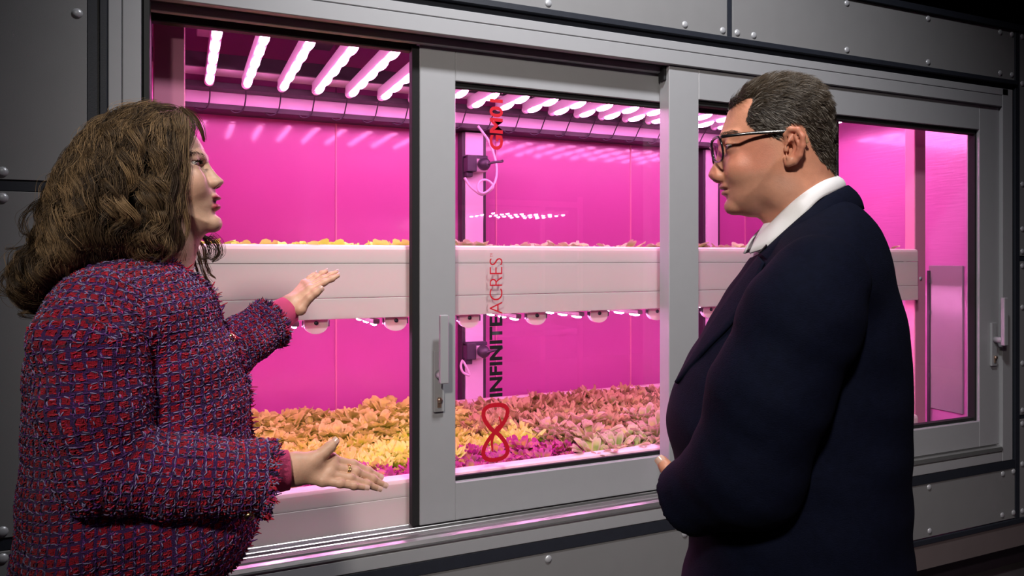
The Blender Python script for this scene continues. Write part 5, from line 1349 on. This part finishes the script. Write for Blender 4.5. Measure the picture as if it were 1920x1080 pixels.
# --- short hair
R = np.random.RandomState(21)
idx = np.where(hm)[0]; n = 20000; pick = R.choice(idx, n); p = hv[pick]+R.randn(n, 3)*0.0012
p = p - grad(VM, FMH, p)*sample(VM, FMH, p)[:, None]; G0 = grad(VM, FMH, p, 0.006)
zt0, zt1 = Q(1470, 215)[2], Q(1470, 160)[2]; tp_ = np.clip((p[:, 2]-zt0)/(zt1-zt0), 0, 1); lowz = np.clip((Q(1550, 300)[2]-p[:, 2])/0.05+1, 0, 1)
L = 0.012+0.026*tp_ - 0.004*np.clip((Q(1540, 280)[2]-p[:, 2])/0.04, 0, 1); L *= 0.7+0.5*R.rand(n)
front = np.clip((p[:, 0]-Q(1420, 180)[0])/0.05, 0, 1)*tp_
K = 7; path = np.zeros((n, K, 3)); cur = p - G0*0.001; ph = 0.9*np.sin(p[:, 0]*180)+0.9*np.sin(p[:, 2]*170+p[:, 1]*90)
dr = None
for k in range(K):
    path[:, k] = cur; t = k/(K-1)
    flow = np.stack([-1.0+0*tp_, 0.25*np.sin(ph*2), -0.75+1.0*tp_], 1) + R.randn(n, 3)*0.08
    flow += np.stack([0.3*np.sin(ph*3.1), 0.8*np.cos(ph*2.3), 0.7*np.sin(ph*1.9)], 1)*0.95
    Gk = grad(VM, FMH, cur, 0.006); flow -= Gk*(flow*Gk).sum(1)[:, None]; flow /= np.linalg.norm(flow, axis=1)[:, None]+1e-6
    lift = (0.55+0.5*tp_+0.5*front)*(1-t)**1.2 - 0.10*t
    d = flow + Gk*lift[:, None]; d /= np.linalg.norm(d, axis=1)[:, None]
    if dr is not None: d = 0.6*d+0.4*dr; d /= np.linalg.norm(d, axis=1)[:, None]
    dr = d; cur = cur + d*(L/(K-1))[:, None]
grey = R.rand(n) < (0.05+0.12*(1-tp_)); c = np.array([0.035, 0.024, 0.016])*(0.5+1.0*R.rand(n, 1)) + 0.11*tp_[:, None]*R.rand(n, 1)*np.array([1, .75, .50]); c[grey] = np.array([0.30, 0.27, 0.24])*(0.6+0.6*R.rand(grey.sum(), 1))
mhair = mchild('hair', strands_mesh('hair', MF, path, np.tile(np.array([1, 1, 1, .95, .85, .6, .25])*0.00028, (n, 1)), c, M_HAIR, 3)); mhair['kind'] = 'stuff'
# --- spectacles
gl = bpy.data.objects.new('glasses', None); C.objects.link(gl); gl.parent = man; gl.matrix_parent_inverse = Matrix.Translation(man.location).inverted()
lc = Q(1349, 286)
def lens_ring(s, k=1.0, n=40):
    pts = []
    for t in np.linspace(0, 2*math.pi, n, endpoint=False):
        cx_, cz_ = math.cos(t), math.sin(t); sx_ = abs(cx_)**0.72*math.copysign(1, cx_)*0.0255*k; sz_ = abs(cz_)**0.72*math.copysign(1, cz_)*0.0205*k
        y = 0.0345+sx_; pts.append([lc[0]+0.012-0.26*max(0, y-0.012)-0.0*sz_+0.16*sz_, s*y, lc[2]+sz_])
    return np.array(pts)
for s in (-1, 1):
    r_ = lens_ring(s); vv, ff = tube_arrays(np.vstack([r_, r_[:2]]), 0.0021, 6, False)
    mchild('rim', fmesh('rim', MF, np.array(vv), np.array(ff), M_GLBLACK), gl)
    top_ = [q for q in r_ if q[2] > lc[2]+0.012]; top_ = sorted(top_, key=lambda q: q[1])
    vv, ff = tube_arrays(np.array(top_), 0.0027, 6, False); mchild('brow_bar', fmesh('brow_bar', MF, np.array(vv), np.array(ff), M_GLBLACK), gl)
    ri = lens_ring(s, 0.96); cen = ri.mean(0); m_ = len(ri); vv = np.vstack([ri, [cen]]); ff = np.array([[i, (i+1) % m_, m_, m_] for i in range(m_)])
    mchild('lens', link_tri(fmesh, vv, m_) if False else mesh_from('lens', MF.w(vv), [(i, (i+1) % m_, m_) for i in range(m_)], M_LENS), gl)
    hinge = np.array([lc[0]-0.001, s*0.0625, lc[2]+0.0175])
    h2 = Q(1473, 247, 0.083); h2 = np.array([h2[0], s*0.083, h2[2]]); h3 = Q(1497, 250, 0.084); h3 = np.array([h3[0], s*0.084, h3[2]]); h4 = Q(1514, 268, 0.080); h4 = np.array([h4[0], s*0.080, h4[2]])
    hm_ = hinge*0.5+h2*0.5+np.array([0, s*0.004, 0.0015])
    pth = catmull([np.array([lc[0]+0.002, s*0.058, lc[2]+0.0175]), hinge+np.array([-0.004, s*0.007, 0]), hm_, h2, h3], 6)
    vv, ff = tube_arrays(pth, 0.0027, 8); mchild('temple', mesh_from('temple', MF.w(np.array(vv)), ff, M_GLBLACK, True), gl)
    vv, ff = tube_arrays(catmull([h3, 0.5*(h3+h4)+np.array([0, 0, 0.003]), h4], 6), 0.0027, 8); mchild('temple_tip', mesh_from('temple_tip', MF.w(np.array(vv)), ff, M_HORN, True), gl)
vv, ff = tube_arrays(catmull([[lc[0]+0.012, -0.010, lc[2]+0.006], [lc[0]+0.015, 0, lc[2]+0.009], [lc[0]+0.012, 0.010, lc[2]+0.006]], 6), 0.0022, 8)
mchild('bridge', mesh_from('bridge', MF.w(np.array(vv)), ff, M_GLBLACK, True), gl)

# --- blazer
bl = [(1556, 370), (1594, 384), (1618, 416), (1648, 472), (1674, 540), (1693, 620), (1699, 760), (1698, 900), (1698, 1000), (1700, 1120), (1600, 1135), (1400, 1135), (1283, 1115), (1288, 1040), (1290, 980), (1276, 910), (1262, 850), (1250, 805), (1251, 760), (1266, 715), (1300, 650), (1338, 585), (1372, 530), (1405, 485), (1440, 455), (1500, 405)]
bp_ = MF.poly(bl, 0, 5); lo2, hi2 = bp_.min(0)-0.02, bp_.max(0)+0.02
VB = V = Vol((lo2[0]-0.02, -0.29, lo2[1]), (hi2[0]+0.02, 0.29, hi2[1]), 0.006)
zb = lambda y: Q(1500, y)[2]
Wt = np.interp(V.ax[2], [zb(1130), zb(900), zb(750), zb(600), zb(500), zb(430), zb(380)], [0.200, 0.195, 0.192, 0.192, 0.184, 0.148, 0.100])
FB = inflate(V, bp_, Wt, 0.135)
for s in (-1, 1): FB = smin(FB, cone(V, Q(1555, 470, s*0.06), Q(1535, 525, s*0.172), 0.072, 0.062), 0.05)
FB = FB + 0.0014*np.sin(45*V.Z+30*V.X)*np.sin(17*V.X-22*V.Z)+0.0006*np.sin(80*V.Z-50*V.X+20*V.Y)
FB = smax(FB, -chain(V, [Q(1480, 350), Q(1512, 410), Q(1500, 470)], [0.066, 0.070, 0.052], 0.02), 0.008)
FB = np.maximum(FB, Q(1500, 1122)[2]-V.Z)
v, f = nets(V, FB); blazer = mchild('blazer', fmesh('blazer', MF, v, f, M_NAVY)); blazer['label'] = 'dark navy tailored blazer'
def msleeve(s, pts, rads):
    pts = [np.asarray(p) for p in pts]; lo, hi = bbox(pts, max(rads)+0.02); V = Vol(lo, hi, 0.0055); Fs = chain(V, pts, rads, 0.035)
    d = pts[-1]-pts[-2]; d /= np.linalg.norm(d); Fs = np.maximum(Fs, (V.X-pts[-1][0])*d[0]+(V.Y-pts[-1][1])*d[1]+(V.Z-pts[-1][2])*d[2])
    Fs = Fs + 0.0010*np.sin(62*V.Z+38*V.X+15*V.Y)*np.sin(23*V.X+31*V.Z)+0.0006*np.sin(110*V.Z-70*V.X+40*V.Y)
    v, f = nets(V, Fs); return mchild('sleeve', fmesh('sleeve', MF, v, f, M_NAVY), blazer)
msleeve(1, [Q(1535, 530, .175), Q(1500, 600, .200), Q(1440, 740, .205), Q(1400, 880, .195), Q(1280, 940, .118)], [0.072, 0.080, 0.082, 0.079, 0.057])
msleeve(-1, [Q(1550, 530, -.175), Q(1500, 660, -.205), Q(1430, 880, -.195), Q(1300, 935, -.115)], [0.072, 0.078, 0.072, 0.056])
for k in range(3):
    q = Q(1318+k*10, 985-k*2, .165); vv, ff = tube_arrays([q, q+np.array([0, 0.004, -0.002])], 0.006, 12); mchild('button', mesh_from('button', MF.w(np.array(vv)), ff, M_DARKPL, True), blazer)
# lofted strips: collars and lapels
def loft(name, U, L, mt, parent, rows=6, bulge=0.008, thick=0.0025, n=10, flare=0.0):
    u = catmull(U, n); l = catmull(L, n); m_ = len(u); g = []
    nrm = []
    for i in range(m_):
        out = (u[i]+l[i])/2; out = np.array([out[0]-cen_[0], out[1]-cen_[1], 0]); out /= np.linalg.norm(out)+1e-9; nrm.append(out)
    nrm = np.array(nrm)
    for r in range(rows+1):
        t = r/rows; g.append(u*(1-t)+l*t+nrm*(bulge*math.sin(math.pi*t)+flare*t)+np.array([0, 0, 0.4*bulge*math.sin(math.pi*t)]))
    A = np.array(g); B = A-nrm[None]*thick-np.array([0, 0, thick*0.5]); v = np.concatenate([A.reshape(-1, 3), B.reshape(-1, 3)]); N = (rows+1)*m_; f = []
    id_ = lambda r, i: r*m_+i
    for r in range(rows):
        for i in range(m_-1):
            f.append((id_(r, i), id_(r, i+1), id_(r+1, i+1), id_(r+1, i))); f.append((N+id_(r, i), N+id_(r+1, i), N+id_(r+1, i+1), N+id_(r, i+1)))
    for i in range(m_-1):
        f.append((id_(0, i), N+id_(0, i), N+id_(0, i+1), id_(0, i+1))); f.append((id_(rows, i), id_(rows, i+1), N+id_(rows, i+1), N+id_(rows, i)))
    for r in range(rows):
        f.append((id_(r, 0), id_(r+1, 0), N+id_(r+1, 0), N+id_(r, 0))); f.append((id_(r, m_-1), N+id_(r, m_-1), N+id_(r+1, m_-1), id_(r+1, m_-1)))
    return mchild(name, fmesh(name, MF, v, np.array(f), mt), parent)
cen_ = Q(1510, 400)
def sym(l):
    a = [Q(*p) for p in l]; return a + [p*np.array([1, -1, 1]) for p in a[-2::-1]]
shirt = bpy.data.objects.new('shirt', None); C.objects.link(shirt); shirt.parent = man; shirt.matrix_parent_inverse = Matrix.Translation(man.location).inverted()
loft('collar', sym([(1441, 421, .040), (1468, 394, .060), (1498, 368, .068), (1530, 346, .062), (1558, 332, .038), (1568, 329, 0)]),
     sym([(1404, 474, .046), (1443, 459, .074), (1490, 420, .086), (1536, 374, .080), (1572, 357, .048), (1586, 351, 0)]), M_SHIRT, shirt, 6, 0.004, 0.003)
V = Vol((Q(1600, 500)[0]-0.02, -0.10, Q(1500, 620)[2]), (Q(1380, 500)[0]+0.03, 0.10, Q(1500, 400)[2]), 0.006)
v, f = nets(V, smax(chain(V, [Q(1500, 425), Q(1484, 478), Q(1470, 600)], [0.056, 0.062, 0.072], 0.02), -chain(V, [Q(1492, 335), Q(1508, 400)], [0.055, 0.058], 0.02), 0.004)); mchild('shirt_front', fmesh('shirt_front', MF, v, f, M_SHIRT), shirt)
loft('collar', sym([(1424, 474, .062), (1462, 440, .080), (1505, 402, .088), (1548, 368, .074), (1578, 352, .040), (1590, 347, 0)]),
     sym([(1444, 492, .098), (1484, 452, .112), (1528, 420, .116), (1574, 402, .088), (1606, 394, .048), (1620, 392, 0)]), M_NAVY, blazer, 6, 0.005, 0.004)
# lapel lying on the near front, down to the button
def on_blazer(x, y, yl, off):
    p = np.array([Q(x, y, yl)])
    for _ in range(5): p = p-grad(VB, FB, p)*sample(VB, FB, p)[:, None]
    return (p+grad(VB, FB, p)*off)[0]
Uu = [on_blazer(x, y, yl, 0.005) for x, y, yl in [(1420, 478, .055), (1385, 525, .050), (1345, 585, .045), (1305, 650, .040), (1270, 716, .030)]]
Ll = [on_blazer(x, y, yl, 0.005) for x, y, yl in [(1446, 500, .100), (1400, 560, .115), (1375, 600, .115), (1325, 660, .085), (1275, 722, .036)]]
loft('lapel', Uu, Ll, M_NAVY, blazer, 5, 0.002, 0.004)
Ll = [on_blazer(x, y, yl, 0.004) for x, y, yl in [(1372, 598, .125), (1350, 602, .112), (1332, 606, .095)]]; Uu = [on_blazer(x, y, yl, 0.004) for x, y, yl in [(1372, 585, .125), (1350, 589, .112), (1332, 593, .095)]]
loft('breast_pocket', Uu, Ll, M_NAVY, blazer, 2, 0.001, 0.003)
# dark lanyard tab with tiny white print at the collar tip
M_TAB = mat('lanyard_tab', (0.015, 0.015, 0.018), 0.5, 0, 0.1, 40)
Uu = [on_blazer(x, y, yl, 0.009) for x, y, yl in [(1424, 476, .058), (1431, 467, .064), (1439, 459, .070)]]; Ll = [on_blazer(x, y, yl, 0.009) for x, y, yl in [(1428, 479, .066), (1435, 470, .071), (1443, 462, .077)]]
loft('lanyard_tab', Uu, Ll, M_TAB, shirt, 2, 0.0005, 0.002)
# --- trousers and shoes
V = Vol((ctr-0.25, -0.27, 0.05), (ctr+0.27, 0.27, 1.0), 0.012)
Fp = ell(V, (ctr, 0, 0.90), (0.17, 0.185, 0.17))
for s in (-1, 1): Fp = smin(Fp, chain(V, [(ctr, s*0.095, 0.86), (ctr+0.01, s*0.10, 0.48), (ctr-0.01, s*0.10, 0.07)], [0.11, 0.085, 0.075], 0.03), 0.03)
v, f = nets(V, np.maximum(Fp, 0.075-V.Z)); mchild('trousers', fmesh('trousers', MF, v, f, M_TROUSER))
for s in (-1, 1):
    V = Vol((ctr-0.2, -0.25, -0.01), (ctr+0.3, 0.25, 0.14), 0.006)
    Fs = smin(chain(V, [(ctr-0.06, s*0.10, 0.045), (ctr+0.06, s*0.11, 0.042), (ctr+0.19, s*0.12, 0.03)], [0.044, 0.047, 0.034], 0.03), cone(V, (ctr-0.03, s*0.10, 0.05), (ctr-0.03, s*0.10, 0.09), 0.045, 0.045), 0.02)
    v, f = nets(V, np.maximum(Fs, 0.001-V.Z)); mchild('shoe', fmesh('shoe', MF, v, f, M_SHOE))

# ------------------------------------------------------------------ second grow rack across the aisle, seen mirrored in the middle pane
rk = empty('grow_rack', (2.98, -4.3, 0.0), 'lit grow rack across the aisle, mirrored as white dots in the middle pane', 'rack')
for (x, y) in [(2.50, -4.70), (3.46, -4.70), (2.50, -3.90), (3.46, -3.90)]: box('post', x-0.02, x+0.02, y-0.02, y+0.02, 0.0, 2.0, M_RACK, rk, 0.002)
for z in (0.7, 1.35): box('shelf', 2.52, 3.44, -4.68, -3.92, z, z+0.05, M_TRAY, rk, 0.004)
box('top_frame', 2.50, 3.46, -4.72, -4.68, 1.90, 1.95, M_RACK, rk, 0.003); box('top_frame', 2.50, 3.46, -3.92, -3.88, 1.90, 1.95, M_RACK, rk, 0.003)
LENS_F = lens_mesh(0.06, 0.03, 0.02, M_LED3)
for i in range(6):
    b_ = box('light_bar', 2.60+0.145*i, 2.63+0.145*i, -4.66, -3.94, 1.835, 1.87, M_LEDHOUSE, rk, 0.003)
    for k in range(5):
        o = child('led_lens', LENS_F, b_, (2.615+0.145*i, -4.58+0.14*k, 1.833))
